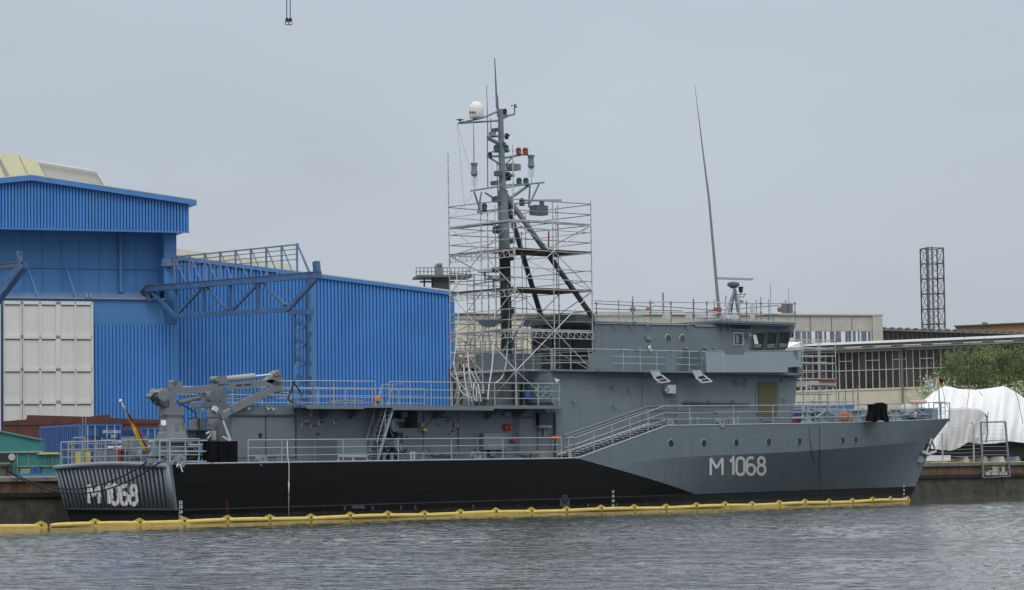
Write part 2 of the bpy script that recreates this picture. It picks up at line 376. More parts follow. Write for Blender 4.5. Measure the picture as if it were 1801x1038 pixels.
cbx = n.new('ShaderNodeCombineXYZ'); l(X_, cbx.inputs[0]); l(Z_, cbx.inputs[1]); l(cbx.outputs[0], bk.inputs[0])
hh = mth('MULTIPLY_ADD', bk.outputs['Fac'], .25, t3.outputs[0])
bp = n.new('ShaderNodeBump'); bp.inputs['Strength'].default_value = .6; bp.inputs['Distance'].default_value = .05; l(hh, bp.inputs['Height']); l(bp.outputs[0], b.inputs['Normal'])
hull = part(hm, 'hull', mh, ship, org=(0, 0, 0))
# transom ribs, rubbing tubes
m = MB(); nr_ = 26
for k in range(nr_):
    y = .28+k*(8.8-.56)/(nr_-1)
    a = V((-.37, y, 2.1)); c = V((-.02, YC+(y-YC)*.955, .5)); m.tube([a, c], .078, 6)
part(m, 'transom_rib', mat('rib_grey', (.17, .195, .22), .5, .1, 2), hull, smooth=True)
m = MB(); m.prism([(-.33, .1, 2.12), (-.33, 8.7, 2.12), (.0, 8.55, .48), (.0, .24, .48)], (-.035, 0, -.007)); part(m, 'transom_panel', mat('rib_gap_shade', (.018, .022, .03), .6), hull)  # near-black backing paints the shade in the valleys between the ribs
tr = [V((-.44, .0+k*8.8/16, 2.2+.13*math.sin(math.pi*k/16))) for k in range(17)]
m = MB(); m.tube(tr, .1, 8); m.bar((-.4, .06, 2.2), (-.02, .2, .45), .12, .22, (0, 1, 0)); m.bar((-.4, 8.74, 2.2), (-.02, 8.6, .45), .12, .1, (0, 1, 0))
part(m, 'transom_rail', GREY2, hull, smooth=True)
m = MB(); m.prism([(-.4, 0.02, 2.24), (-.4, 8.78, 2.24), (-.05, 8.78, 2.24), (-.05, .02, 2.24)], (0, 0, .1)); part(m, 'deck_edge', GREY2, hull)
m = MB(); xs_ = [k*1.0 for k in range(23)]
m.tube([V((x, YC-hbd(x)-.005, zd(x)+.03)) for x in xs_], .035, 5); part(m, 'waterway', RAILM, hull)
m = MB(); xs_ = [27.75+k*.8665 for k in range(31)]
m.tube([V((x-.03, YC-hbd(x)+.0, zd(x)+.02)) for x in xs_], .03, 5); m.tube([V((x-.03, YC+hbd(x), zd(x)+.02)) for x in xs_], .03, 5)
m.tube([V((21.9, YC-4.6, 2.3)), V((27.75, YC-4.57, 3.82))], .04, 5); part(m, 'gunwale', RAILM, hull)
# ---- numbers on the bow and transom: stroke letters
def strokes(ch):
    W = .56
    if ch == 'M': return [[(0, 0), (0, 1)], [(0, 1), (.36, .42)], [(.36, .42), (.72, 1)], [(.72, 1), (.72, 0)]], .72
    if ch == '1': return [[(0, .78), (.2, 1), (.2, 0)]], .24
    def arc(cx, cy, rx, ry, a0, a1, n=10): return [(cx+rx*math.cos(R_(a0+(a1-a0)*k/n)), cy+ry*math.sin(R_(a0+(a1-a0)*k/n))) for k in range(n+1)]
    if ch == '0': return [arc(.24, .76, .24, .24, 180, 0)+arc(.24, .24, .24, .24, 0, -180)+[(0, .76)]], .48
    if ch == '6': return [arc(.24, .76, .24, .24, 50, 180)+arc(.24, .26, .24, .26, 180, 360)+[(.48, .36)]+arc(.24, .36, .24, .22, 0, 180)[1:]], .48
    if ch == '8': return [arc(.24, .77, .2, .23, -90, 270, 20), arc(.24, .28, .24, .28, 90, 450, 20)], .48
def flat_text(txt, px0, px1, ytop, ybot, mapf, wt, space=.3, slope=0):
    seq = []; x = 0
    for ch in txt:
        if ch == ' ': x += space; continue
        s_, w_ = strokes(ch); seq.append((x, s_)); x += w_+.16
    tot = x-.16; m = MB()
    def mp_(u, v): return mapf(px0+(px1-px0)*u/tot, ybot+(ytop-ybot)*v+slope*(u/tot))
    for x0, ss in seq:
        for line in ss:
            pts = []
            for (a, c), (d, e_) in zip(line, line[1:]):
                for q in range(3): pts.append((a+(d-a)*q/3, c+(e_-c)*q/3))
            pts.append(line[-1])
            pts = [p for i, p in enumerate(pts) if i == 0 or (abs(p[0]-pts[i-1][0])+abs(p[1]-pts[i-1][1])) > 1e-4]
            L_ = []; Rr = []
            for i, p in enumerate(pts):
                q0 = pts[max(i-1, 0)]; q1 = pts[min(i+1, len(pts)-1)]
                d1 = V((p[0]-q0[0], p[1]-q0[1])); d2 = V((q1[0]-p[0], q1[1]-p[1]))
                d1 = d1.normalized() if d1.length > 1e-6 else d2.normalized(); d2 = d2.normalized() if d2.length > 1e-6 else d1
                t_ = (d1+d2); t_ = t_.normalized() if t_.length > 1e-6 else d1
                nn = V((-t_.y, t_.x)); kk = wt/max(.45, abs(nn.dot(V((-d1.y, d1.x)))))
                L_.append((x0+p[0]+nn.x*kk, p[1]*(1-2*wt)+wt+nn.y*kk)); Rr.append((x0+p[0]-nn.x*kk, p[1]*(1-2*wt)+wt-nn.y*kk))
            A = [m.a(mp_(*p)) for p in L_]; B = [m.a(mp_(*p)) for p in Rr]
            for i in range(len(A)-1): m.f.append([A[i], A[i+1], B[i+1], B[i]])
    return m
part(flat_text('M 1068', 1250, 1346, 803.5, 838.5, lambda x, y: H(x, y, .035), .075, .3, -1.5), 'pennant_number', MARK, hull)
def TR(px, py):   # on the transom, in front of the ribs
    d = ray(px, py); nrm = V((1, 0, .205)).normalized(); o = V((-.5, 0, 2.1)); return CX+d*((o-CX).dot(nrm)/d.dot(nrm))
# transom number painted across the rib crests: one strip per rib
class _U(V): pass
quads = []
def rec(px, py): quads.append((px, py)); return V((px, py, 0))
mt_ = flat_text('M 1068', 156, 241, 849, 889, lambda a, c: V((a, c, 0)), .1, .3, 2)
tri = [[mt_.v[i].xy for i in f] for f in mt_.f]
def inside(p, q):
    sg = 0
    for i in range(len(q)):
        a, c = q[i], q[(i+1) % len(q)]; cr_ = (c.x-a.x)*(p.y-a.y)-(c.y-a.y)*(p.x-a.x)
        if abs(cr_) < 1e-9: continue
        if sg == 0: sg = 1 if cr_ > 0 else -1
        elif (cr_ > 0) != (sg > 0): return False
    return True
def to_px(p):
    d = V(p)-CX; z = d.dot(cf); return V((900.5+FPX*d.dot(cr)/z, 519-FPX*d.dot(cu)/z))
m0 = MB()
for k in range(nr_):
    yk = .28+k*(8.8-.56)/(nr_-1)
    for q in range(70):
        t_ = q/70; t2_ = (q+1)/70
        def cp(t, dy, yk=yk): y2 = YC+(yk-YC)*(1-.045*t); return V((-.37+.35*t-.082+abs(dy)*.25, y2+dy, 2.1-1.6*t))
        for dy0, dy1 in ((-.12, -.06), (-.06, 0), (0, .06), (.06, .12)):
            pc = to_px(cp((t_+t2_)/2, (dy0+dy1)/2))
            if not (150 < pc.x < 246): continue
            if any(inside(pc, t3) for t3 in tri): m0.face([cp(t_, dy0), cp(t_, dy1), cp(t2_, dy1), cp(t2_, dy0)])
def TRP(px, py):
    d = ray(px, py); nrm = V((1, 0, .205)).normalized(); o = V((-.375, 0, 2.12)); return CX+d*((o-CX).dot(nrm)/d.dot(nrm))
part(flat_text('M 1068', 156, 241, 849, 889, TRP, .09, .3, 2), 'pennant_number', MARK, hull)
part(m0, 'pennant_number', MARK, hull)
# draught marks
def marks(px, ys, mname, sz, txts):
    for y, tx in zip(ys, txts):
        p = H(px, y, .03); t_ = text_mb(tx, sz, p, (1, 0, 0), (0, 0, 1)); part(t_, 'draught_mark', mname, hull)
marks(314, (887, 895, 903, 911), MARK, .2, ('32', '30', '28', '26'))
marks(396, (886, 893, 901), mat('dull_red_mark', (.12, .015, .012), .6), .18, ('32', '30', '28'))
marks(1076, (867, 875, 883, 891), MARK, .17, ('32', '30', '28', '26'))
marks(1588, (857, 864, 871, 878), MARK, .17, ('34', '32', '30', '28'))
# anodes, outlets
m = MB()
for px in (606, 655, 705, 730, 832, 1034, 1084): 
    p = H(px, 893-(px-600)*.012, .0); m.box(p.x-.05, p.x+.05, p.y-.02, p.y+.1, p.z-.12, p.z+.05)
p = H(630, 893); m.box(p.x-.35, p.x+.35, p.y-.02, p.y+.1, p.z-.05, p.z+.1)
p = H(993, 884); m.box(p.x-.3, p.x+.3, p.y-.02, p.y+.1, p.z-.2, p.z+.15)
split(m, 'hull_fitting', mat('dark_fitting', (.04, .045, .05), .6), hull)
m = MB(); p = H(994, 878, .05); m.lathe(p, [(.16, 0), (.2, .02), (.2, .08)], 16, (0, 1, 0)); part(m, 'outlet', DARK, hull)
for px, py in ((1180, 780), (1238, 780), (1295, 779), (1352, 778), (1406, 777), (1482, 775.5), (1505, 774)):
    p = H(px, py, .0); p2 = H(px+20, py, 0); ax = V(((p2-p).y, -(p2-p).x, 0)).normalized()
    if ax.y > 0: ax = -ax
    ph = MB(); ph.lathe(p+ax*-.05, [(.175, 0), (.175, .06), (.215, .06), (.225, .04), (.225, 0)], 24, ax); o = part(ph, 'porthole', RAILM, hull, smooth=False)
    pg = MB(); pg.lathe(p+ax*-.02, [(.178, 0), (.178, .045)], 20, ax); part(pg, 'glass', DARK, o)
# anchor and hawse recess
p = H(1631, 792, .02); 
an = MB(); a_ = H(1638, 772, .1); c_ = H(1646, 794, .1); d_ = H(1629, 799, .12); an.bar(a_, c_, .08); an.tube([a_, d_], .05); an.bar(c_, d_, .1); an.bar(H(1624, 795, .12), H(1634, 800, .12), .16)
part(an, 'anchor', ALU, hull)
m = MB(); m.lathe(H(1628, 788, -.02), [(.24, 0), (.24, .05), (.3, .02)], 16, (-.45, -.9, 0)); part(m, 'hawse_pipe', DARK, hull)
m = MB(); m.lathe(H(1619, 808, .0), [(.2, -.03), (.2, .03)], 20, (-.5, -.85, .1)); part(m, 'hull_disc', GREY2, hull)

# ---- deckhouses
sup = MB(); YW = 1.15
xa = P(977, 690, YW).x; xf = P(1398, 700, YW).x; xd = 22.9
zBR = 6.38
# lower forward house with slanted front (foredeck level up to bridge deck)
def ztop_dk(x): return zd(x)-.05
sup.prism([(xa, YW, 2.2), (22.5, YW, 2.2), (28, YW, 3.7), (xf-.35, YW, 3.8), (xf+.05, YW, 5.2), (xf+.2, YW, zBR), (xa-.25, YW, zBR), (xa-.25, YW, 4.95), (xa, YW, 4.7)], (0, 6.5, 0))
sup_o = part(sup, 'superstructure', GREY, ship)
m = MB(); m.box(xa-.3, xf+.2, .75, 8.05, zBR+.003, zBR+.09)       # bridge deck plate
m.box(xa+2.2, xf-3, .45, .75, zBR+.003, zBR+.09)
part(m, 'bridge_deck', GREY, sup_o)
# bridge block
YB = 2.15; xb0 = P(1046, 600, YB).x; xb1 = P(1318, 600, YB).x
zR0 = P(1046, 566, YB).z; zR1 = P(1395, 572, YB).z
bb = MB(); xe_ = P(1398, 575, YB).x
bb.prism([(xb0, YB, zBR+.09), (xb1-.3, YB, zBR+.09), (xb1+.25, YB, zR1-.05), (xb0, YB, zR0)], (0, 4.5, 0))
bridge = part(bb, 'bridge', GREY, ship)
m = MB()  # wheelhouse: slanted sides leaning outward at the top
xw0 = xb1-.05; zl = zBR+.09; zu = zR1-.02
xq0 = P(1372, 640, YB).x; xq1 = P(1398, 572, YB).x
A_ = [(xw0-1.0, YB+.35, zl), (xq0, YB+.35, zl), (xq0, 6.35, zl), (xw0-1.0, 6.35, zl)]
B_ = [(xw0-1.0, YB-.06, zu), (xq1, YB-.06, zu), (xq1, 6.8, zu), (xw0-1.0, 6.8, zu)]
ia = [m.a(p) for p in A_]; ib = [m.a(p) for p in B_]; m.f += [ia[::-1], ib]+[[ia[k], ia[(k+1) % 4], ib[(k+1) % 4], ib[k]] for k in range(4)]
wh = part(m, 'wheelhouse', GREY, bridge)
m = MB(); xr0 = P(1268, 567, YB-.5).x; xr1 = P(1400, 569, YB-.5).x
m.box(xr0, xr1, YB-.5, 7.1, zu+.003, zu+.12); m.box(xr0+.1, xr1-.1, YB-.42, 7.0, zu-.08, zu+.003); part(m, 'roof_overhang', GREY, bridge)
m = MB(); m.box(xb0, xr0, YB-.02, YB+4.5, zR0-.02, zR0+.04); part(m, 'roof_edge', GREY2, bridge)
# window on slanting side: helper plane
def WHS(px, py, off=.02):
    a = V(A_[0]); nrm = (V(A_[1])-a).cross(V(B_[0])-a).normalized(); 
    if nrm.y > 0: nrm = -nrm
    o = a+nrm*off; d = ray(px, py); return CX+d*((o-CX).dot(nrm)/d.dot(nrm))
for quad in ([(1331, 586), (1347, 586), (1342, 613), (1325, 613)], [(1352, 585), (1368, 585), (1363, 613), (1348, 613)], [(1373, 584), (1390, 584), (1384, 612), (1369, 612)]):
    c = V((sum(q[0] for q in quad)/4, sum(q[1] for q in quad)/4)); fr_ = MB(); 
    big = [WHS(c.x+(q[0]-c.x)*1.17, c.y+(q[1]-c.y)*1.1, .0) for q in quad]; fr_.prism(big, (WHS(1350, 600, .05)-WHS(1350, 600, 0)))
    o = part(fr_, 'bridge_window', mat('window_frame_grey', (.11, .14, .16), .5), wh)
    gl = MB(); gl.prism([WHS(q[0], q[1], .052) for q in quad], (WHS(1350, 600, .062)-WHS(1350, 600, .052))); part(gl, 'pane', mat('bridge_glass', (.014, .02, .02), .08, .9, 4), o)
    mm = MB(); x0, y0 = quad[3]; mm.prism([WHS(x0+2, y0-8, .07), WHS(x0+15, y0-8, .07), WHS(x0+14, y0-1, .07), WHS(x0+1.5, y0-1, .07)], (WHS(1350, 600, .075)-WHS(1350, 600, .07))); part(mm, 'console', GLASSG, o)
wl = MB(); wl.prism([WHS(1324, 589, .07), WHS(1330, 589, .07), WHS(1334, 604, .07), WHS(1328, 610, .07)], (0, -.004, 0)); part(wl, 'notice', MARK, wh)
m = MB(); m.bx(1290, 585, 1308, 608, YB-.04, .1); o = part(m, 'side_window', RAILM, bridge); m = MB(); m.bx(1292.5, 587.5, 1305.5, 605.5, YB-.055, .1); o2_ = part(m, 'pane', MATS['bridge_glass'], o); m = MB(); m.bx(1294, 590, 1299, 604, YB-.062, .01); part(m, 'painted_reflection', GLASSG, o2_)  # last strip on the pane is a reflection put in as colour
m = MB(); m.bx(1282, 569, 1322, 581, YB-.09, .2); o = part(m, 'name_board', GREY2, bridge); m = MB(); m.bx(1284.5, 571, 1320, 579, YB-.1, .1); part(m, 'board_face', DARK, o)
for px in (1175, 1200):
    p = P(px, 595.5, YB); ph = MB(); ph.lathe(p+V((0, .03, 0)), [(.18, 0), (.18, .06), (.2, .06), (.225, .04), (.225, 0)], 24, (0, -1, 0)); o = part(ph, 'porthole', RAILM, bridge); pg = MB(); pg.lathe(p, [(.17, 0), (.17, .04)], 20, (0, -1, 0)); part(pg, 'glass', mat('port_glass', (.05, .065, .07), .15, .4, 5), o)
# framed aft face of the bridge block (funnel casing), seen obliquely
m = MB()
m.box(xb0-.12, xb0, YB+.0, YB+.14, zBR+.09, zR0); m.box(xb0-.12, xb0, YB+4.36, YB+4.5, zBR+.09, zR0); m.box(xb0-.12, xb0, YB+1.6, YB+1.68, zBR+.09, zR0); m.box(xb0-.12, xb0, YB+3.0, YB+3.08, zBR+.09, zR0); m.box(xb0-.13, xb0-.003, YB, YB+4.5, zR0-.15, zR0); m.box(xb0-.13, xb0-.003, YB, YB+4.5, 7.4, 7.48)
part(m, 'aft_frame', mat('frame_dark_grey', (.07, .09, .1), .5), bridge)
m = MB(); m.box(xb0-.04, xb0-.003, YB+.14, YB+4.36, zBR+.1, zR0-.15); part(m, 'aft_recess_shade', mat('shade_blue_grey', (.018, .024, .03), .6), bridge)  # solid dark sheet painted as the shade inside the open recess
m = MB(); pz = P(1000, 560, 4.4); m.box(xb0-.9, xb0+.3, YB+.3, YB+4.2, zR0-.05, zR0+.35); part(m, 'vent_box', mat('frame_dark_grey', (.07, .09, .1)), bridge)
# bridge wing bulwark
m = MB(); YV = .55
def PV(px, py): return P(px, py, .82-.5*(py-617)/38)
poly = [(1241, 617), (1270, 617), (1278, 624), (1309, 624), (1311, 618), (1408, 617), (1411, 645), (1386, 646), (1386, 655), (1273, 655), (1243, 655)]
m.prism([PV(*q) for q in poly], (0, .05, 0)); wing = part(m, 'bridge_wing', GREY, bridge)
a, c = PV(1241, 655), PV(1411, 655); m = MB(); m.box(a.x, c.x, YV+.05, 8.2, a.z-.06, a.z+.06)
m.prism([a+V((0, .05, 0)), P(1250, 663, 1.1), P(1283, 655, YV+.1)], (0, .3, 0)); m.box(c.x-.05, c.x, YV+.05, 2.2, a.z, PV(1411, 617).z); m.box(a.x, a.x+.05, YV+.05, 1.9, a.z, PV(1241, 617).z); part(m, 'wing_floor', GREY, bridge)
m = MB(); m.bx(1387, 647, 1411, 663, YV+.3, .8); part(m, 'wing_box', GREY, bridge)
m = MB(); m.tube([PV(1241, 617), PV(1270, 617)], .03); m.tube([PV(1311, 618), PV(1408, 617)], .03); m.bar(PV(1272, 617), PV(1274, 655), .03); part(m, 'wing_capping', GREY2, bridge)

# ---- main deckhouse aft
YM = 1.35; zBD = 4.62
xh0 = P(404, 750, YM).x; xh1 = P(521, 750, YM).x; xh2 = xa
h = MB(); h.box(xh0, xh1, YM-.03, 2.1, 2.22, P(460, 713, YM).z); dh = part(h, 'deckhouse', GREY, ship)
# wall with a recess between the ladders
xr_a, xr_b = P(662, 760, YM).x, P(735, 760, YM).x; zr = 3.45
h = MB(); h.box(xh1, xr_a, YM, 7.5, 2.22, zBD); h.box(xr_b, xh2+.0, YM, 7.5, 2.22, zBD); h.box(xr_a, xr_b, YM+.9, 7.5, 2.22, zBD)
h.box(P(700, 770, YM).x, xr_b, YM, YM+.9, 2.22, 3.75)
part(h, 'side_wall', GREY, dh)
m = MB(); pts = [(518, 1.3), (556, .1)]
zt = zBD; m.prism([(xh1-.2, YM-.15, zt), (P(537, 716, .1).x, .08, zt), (P(640, 713, .08).x, .08, zt), (P(640, 713, .08).x, 8.7, zt), (xh1-.2, 8.7, zt)], (0, 0, .1))
m.box(P(640, 713, .08).x, P(988, 712, .2).x, .08, 8.7, zt+.0, zt+.1); m.box(P(690, 714, .06).x, P(868, 714, .06).x, .05, .08, zt-.1, zt+.1); m.box(P(540, 714, .06).x, P(640, 714, .06).x, .05, .08, zt-.06, zt+.1)
m.box(P(868, 714, .06).x, P(990, 714, .06).x, .05, .08, zt-.02, zt+.14); m.prism([(21.4, .2, zt+.1), (22.2, 1.1, zt+.1), (21, 1.1, zt+.1)], (0, 0, .05))
part(m, 'boat_deck', GREY, ship)
m = MB()
for px in (590, 640, 790, 880, 930): 
    p = P(px, 720, .3); m.prism([(p.x, .15, zt), (p.x, YM, zt), (p.x, YM, zt-.5)], (.04, 0, 0))
split(m, 'deck_bracket', GREY, ship)
# doors and plates on the deckhouse
def panel(x0, y0, x1, y1, Y, name, par, mt=GREY, t=.03, fr=True):
    m = MB(); m.bx(x0, y0, x1, y1, Y-t, t+.01); return part(m, name, mt, par)
d1 = panel(407, 733, 466, 805, YM-.03, 'hangar_door', dh, mat('door_grey', (.135, .17, .19), .5, .08, 1)); d2 = panel(469, 732, 519, 804, YM-.03, 'hangar_door', dh, MATS['door_grey'])
m = MB(); m.bx(456, 762, 461, 769, YM-.1, .08); part(m, 'handle', DARK, d1)
m = MB(); m.bx(404, 729, 519, 731.5, YM-.14, .14); m.bx(520, 716, 522, 805, YM-.1, .1); m.bx(466.3, 733, 468.7, 805, YM-.035, .02); part(m, 'door_trim', mat('trim_dark', (.05, .065, .075), .5), dh)
def frame_px(m, x0, y0, x1, y1, Y, t=.04, r=.03):
    a = P(x0, (y0+y1)/2, Y); b_ = P(x1, (y0+y1)/2, Y); z0 = P((x0+x1)/2, y1, Y).z; z1 = P((x0+x1)/2, y0, Y).z
    c = .25*(b_.x-a.x)
    pts = [(a.x+c, Y, z0), (b_.x-c, Y, z0), (b_.x, Y, z0+c), (b_.x, Y, z1-c), (b_.x-c, Y, z1), (a.x+c, Y, z1), (a.x, Y, z1-c), (a.x, Y, z0+c), (a.x+c, Y, z0)]
    m.tube(pts, r, 4)
for x0, x1, nm in ((747, 806, 'd'), (911, 946, 'd')):
    m = MB(); m.bx(x0, 736, x1-3, 801, YM-.04, .04); o = part(m, 'watertight_door', GREY, dh); m = MB(); frame_px(m, x0, 734, x1, 803, YM-.03); part(m, 'door_frame', mat('door_seal_grey', (.09, .12, .14), .5), o)
m = MB(); m.bx(851, 762, 884, 791, YM-.25, .25); lk = part(m, 'locker', GREY2, dh); m = MB(); m.bx(884, 762, 892, 791, YM-.25, .25); m.bx(862, 785, 872, 802, YM-.15, .05); part(m, 'locker_leg', GREY, lk)
m = MB(); m.bx(949, 726, 972, 749, YM-.25, .25); part(m, 'vent_louvre', mat('louvre_dark', (.03, .037, .042), .5), dh)
m = MB(); m.bx(949, 748, 972, 753, YM-.3, .3); m.bx(957, 752, 960, 768, YM-.1, .1); part(m, 'vent_sill', GREY2, dh)
m = MB(); m.bx(888, 725, 899, 733, YM-.15, .15); split(m, 'switch_box', GREY2, dh)
for px in (890, 897): m = MB(); m.lathe(P(px, 757, YM-.1), [(.05, 0), (.1, .04), (.11, .25), (.05, .3)], 8, (0, 0, 1)); part(m, 'hydrant', REDP, dh)
m = MB(); m.lathe(P(902, 778, YM-.1), [(.05, 0), (.1, .04), (.11, .12), (.05, .15)], 8); part(m, 'hydrant', REDP, dh)
m = MB(); m.bx(707, 724, 718, 735, YM+.5, .3); m.bx(697, 737, 712, 742, YM+.4, .3); split(m, 'switch_box', GREY2, dh)
m = MB(); m.bx(699, 761, 709, 780, YM-.01, .02); part(m, 'hatch_opening', DARK, dh); m = MB(); m.bx(740, 744, 747, 752, YM-.15, .15); m.bx(800, 744, 807, 752, YM-.15, .15); split(m, 'junction_box', GREY2, dh)
m = MB(); m.bx(745, 754, 752, 758, YM-.2, .2); part(m, 'lamp', YEL, dh)
m = MB()
for px in (747, 808, 905, 909, 914):
    m.tube([P(px, 722+(px % 3)*3, YM-.06), P(px, 770, YM-.06), P(px+2, 800, YM-.06)], .025, 5)
m.tube([P(700, 772, YM-.06), P(704, 790, YM-.06), P(715, 798, YM-.06), P(719, 785, YM-.06)], .03, 5)
split(m, 'pipe', GREY2, dh)
m = MB()
for px, py in ((553, 747), (565, 741), (540, 744), (559, 762), (590, 738), (788, 762), (795, 756), (770, 747), (786, 738), (836, 790), (775, 797), (712, 790), (716, 768)):
    m.bx(px, py, px+random.uniform(3, 7), py+random.uniform(2, 4), YM-.08, .08)
split(m, 'wall_bracket', mat('trim_dark', (.05, .065, .075)), dh)
# white paint touch-ups
m = MB()
for pl in ([(529, 751), (531, 744), (536, 741), (541, 741), (545, 746), (547, 752)], [(560, 739), (560, 746), (564, 747)], [(587, 739), (588, 746)]):
    q = [P(a, c, YM-.02) for a, c in pl]
    for i in range(len(q)-1):
        if not (len(pl) > 4 and i in (1, 3)): m.bar(q[i], q[i+1], .07, .02, (0, 1, 0))
split(m, 'paint_mark', mat('chalky_marks', (.45, .47, .47), .8, .3, 8), dh)
# lamps under overhangs
def floodlight(px, py, Y, par, s_=1., mt=GREY2):
    p = P(px, py, Y); m = MB(); m.lathe(p, [(.04*s_, -.16*s_), (.09*s_, -.1*s_), (.13*s_, 0), (.13*s_, .06*s_), (.1*s_, .06*s_)], 10, (.2, -.7, -.5)); m.tube([p, p+V((0, .2, .15))], .025, 5); return part(m, 'floodlight', mt, par)
for px, py in ((438, 720), (473, 721), (482, 722), (547, 722), (546, 729), (972, 721), (977, 721)): floodlight(px, py, YM-.25, dh, .65, RAILM)
# hose reels
for px, py in ((684, 748), (690, 782)):
    p = P(px, py, YM-.5); m = MB(); m.lathe(p, [(.06, -.25), (.3, -.25), (.3, -.21), (.18, -.18), (.18, .18), (.3, .2), (.3, .24), (.27, .24), (.25, .2), (.06, .2)], 20, (-.5, 1, 0)); o = part(m, 'hose_reel', GREY, ship)
    m = MB(); m.bar(p+V((-.3, .1, -.5)), p+V((0, .1, 0)), .05); m.bar(p+V((.3, .1, -.5)), p+V((0, .1, 0)), .05); m.ring(p+V((.13, -.3, 0)), .28, .02, (-.5, 1, 0)); part(m, 'reel_frame', GREY2, o)
# ---- rails
def rail(pts, h=1.02, n=3, post=1.5, par=ship, name='railing', mt=RAILM, r=.02, top=None, posts=True):
    m = MB(); pts = [V(p) for p in pts]
    for k in range(1, n+1):
        m.tube([p+V((0, 0, h*k/n)) for p in pts], r if k < n else r*1.25, 5)
    if posts:
        for a, c in zip(pts, pts[1:]):
            q = max(1, round((c-a).length/post))
            for i in range(q+1): b_ = a.lerp(c, i/q); m.tube([b_, b_+V((0, 0, h))], r*1.3, 5)
    return part(m, name, mt, par)
yd_ = lambda x: YC-hbd(x)+.07
xA, xB = P(436, 810, 0).x, P(984, 805, 0).x
rail([(x_, yd_(x_), zd(x_)) for x_ in (xA, 7, 10, 13, 16, 19, xB)], .98, 3, 1.5)
rail([(x_, 2*YC-yd_(x_), zd(x_)) for x_ in (.2, 5, 10, 15, 21)], .98, 3, 1.5)
rail([(x_, yd_(x_), zd(x_)) for x_ in (xB+.45, 21.9, 27.75)], .98, 3, 1.25)
rail([(x_, yd_(x_), zd(x_)) for x_ in (27.75, 31, 34, 37, xf+.3)], .95, 3, 1.35)
rail([(x_, YC-hbd(x_)+.06, zd(x_)) for x_ in (xf+.3, 40, 42, 44, 46, 48, 49.5, 51, 52.6, 53.2)], .95, 3, 1.3)
rail([(x_, YC+hbd(x_)-.06, zd(x_)) for x_ in (38, 42, 45, 48, 51, 53.2)], .95, 3, 1.3)
m = MB(); m.bx(627, 774, 644.5, 800, .02, .03); m = MB(); m.bx(593, 774, 645, 799, .03, .02); part(m, 'bulwark_plate', mat('plate_grey', (.15, .19, .215), .5, .05), ship)
m = MB(); 
for a, c in ((595, 620), (620, 646)):
    m.tube([P(a, 812, 0), P(a, 803, 0), P(c-2, 803, 0), P(c+3, 812, 0)], .05, 5)
split(m, 'fairlead_frame', ALU, ship)
# boat deck rails (starboard and port)
zb_ = zBD+.1
rail([(P(497, 705, .5).x, 1.5, zb_), (P(549, 705, .2).x, .15, zb_), (P(660, 705, .15).x, .15, zb_)], 1.05, 3, 1.1)
rail([(P(684, 705, .15).x, .15, zb_), (16, .15, zb_), (P(984, 705, .15).x, .15, zb_)], 1.05, 3, 1.3)
rail([(5.5, 8.6, zb_), (12, 8.6, zb_), (20, 8.6, zb_)], 1.05, 3, 1.5)
rail([(P(400, 712, YM).x, YM, P(460, 713, YM).z), (xh1-.4, YM, P(460, 713, YM).z)], .55, 2, 1.1)
# bridge deck rail, with plated sections
xq = P(1241, 650, .8).x
rail([(xa-.1, 1.2, zBR+.09), (xb0-.5, .8, zBR+.09), (xq, .8, zBR+.09)], .98, 3, 1.1)
rail([(xa-.2, 1.2, zBR+.09), (xa-.2, 7.6, zBR+.09)], .98, 3, 1.2)
m = MB(); m.bx(1035, 622, 1077, 648, .78, .02); m.bx(1170, 620, 1190, 654, .78, .02); split(m, 'rail_plate', GREY, ship)
# side stairs climbing to the foredeck
st = MB(); ns_ = 19
for k in range(ns_):
    t_ = k/(ns_-1); x = 21.95+t_*5.7; z = 2.45+t_*1.42; st.box(x, x+.2, .2, 1.1, z, z+.03)
st.bar((21.9, 1.12, 2.5), (27.8, 1.12, 3.95), .04, .06)
stair = part(st, 'side_stairs', ALU, ship)
m = MB(); m.prism([(21.95, .16, 2.3), (27.7, .16, 3.8), (27.7, .16, 3.83), (21.95, .16, 2.4)], (0, .95, 0)); m.v; part(m, 'stair_pan', mat('pan_dark', (.05, .055, .06), .7), stair)
m = MB()
for o_ in (1.0, .85, .4): m.tube([(22.3, 1.08, 2.4+o_), (27.6, 1.08, 3.75+o_), (29, 1.08, 3.8+o_)], .018, 5)
part(m, 'handrail', RAILM, stair)
# ladder boat deck
m = MB(); t1_, t2_ = P(668, 714, .3), P(694, 714, .6); b1_, b2_ = P(645, 802, .25), P(662, 802, .8)
t1_.z = t2_.z = zb_; b1_.z = b2_.z = 2.3
t1_ = V((P(692, 712, .25).x, .25, zb_)); t2_ = V((t1_.x, 1.05, zb_)); b1_ = V((P(663, 806, .25).x, .25, 2.27)); b2_ = V((b1_.x, 1.05, 2.27))
m.bar(t1_, b1_, .05, .16); m.bar(t2_, b2_, .05, .16)
for k in range(1, 11):
    a = b1_.lerp(t1_, k/11); c = b2_.lerp(t2_, k/11); m.box(a.x-.1, a.x+.1, a.y, c.y, a.z, a.z+.03)
ld = part(m, 'ladder', RAILM, ship); m = MB()
for a, c in ((t1_, b1_), (t2_, b2_)):
    m.tube([c+V((-.0, 0, .85)), a+V((0, 0, .95)), a+V((.5, 0, .95))], .022, 5)
    for k in (0.05, .5, .95): q = c.lerp(a, k); m.tube([q, q+V((0, 0, .9))], .018, 5)
part(m, 'handrail', RAILM, ld)
m = MB(); m.lathe(P(665, 702, .4), [(.05, -.1), (.13, -.08), (.13, .08), (.05, .12)], 10); part(m, 'lifebuoy_light', ORANGE, ship)
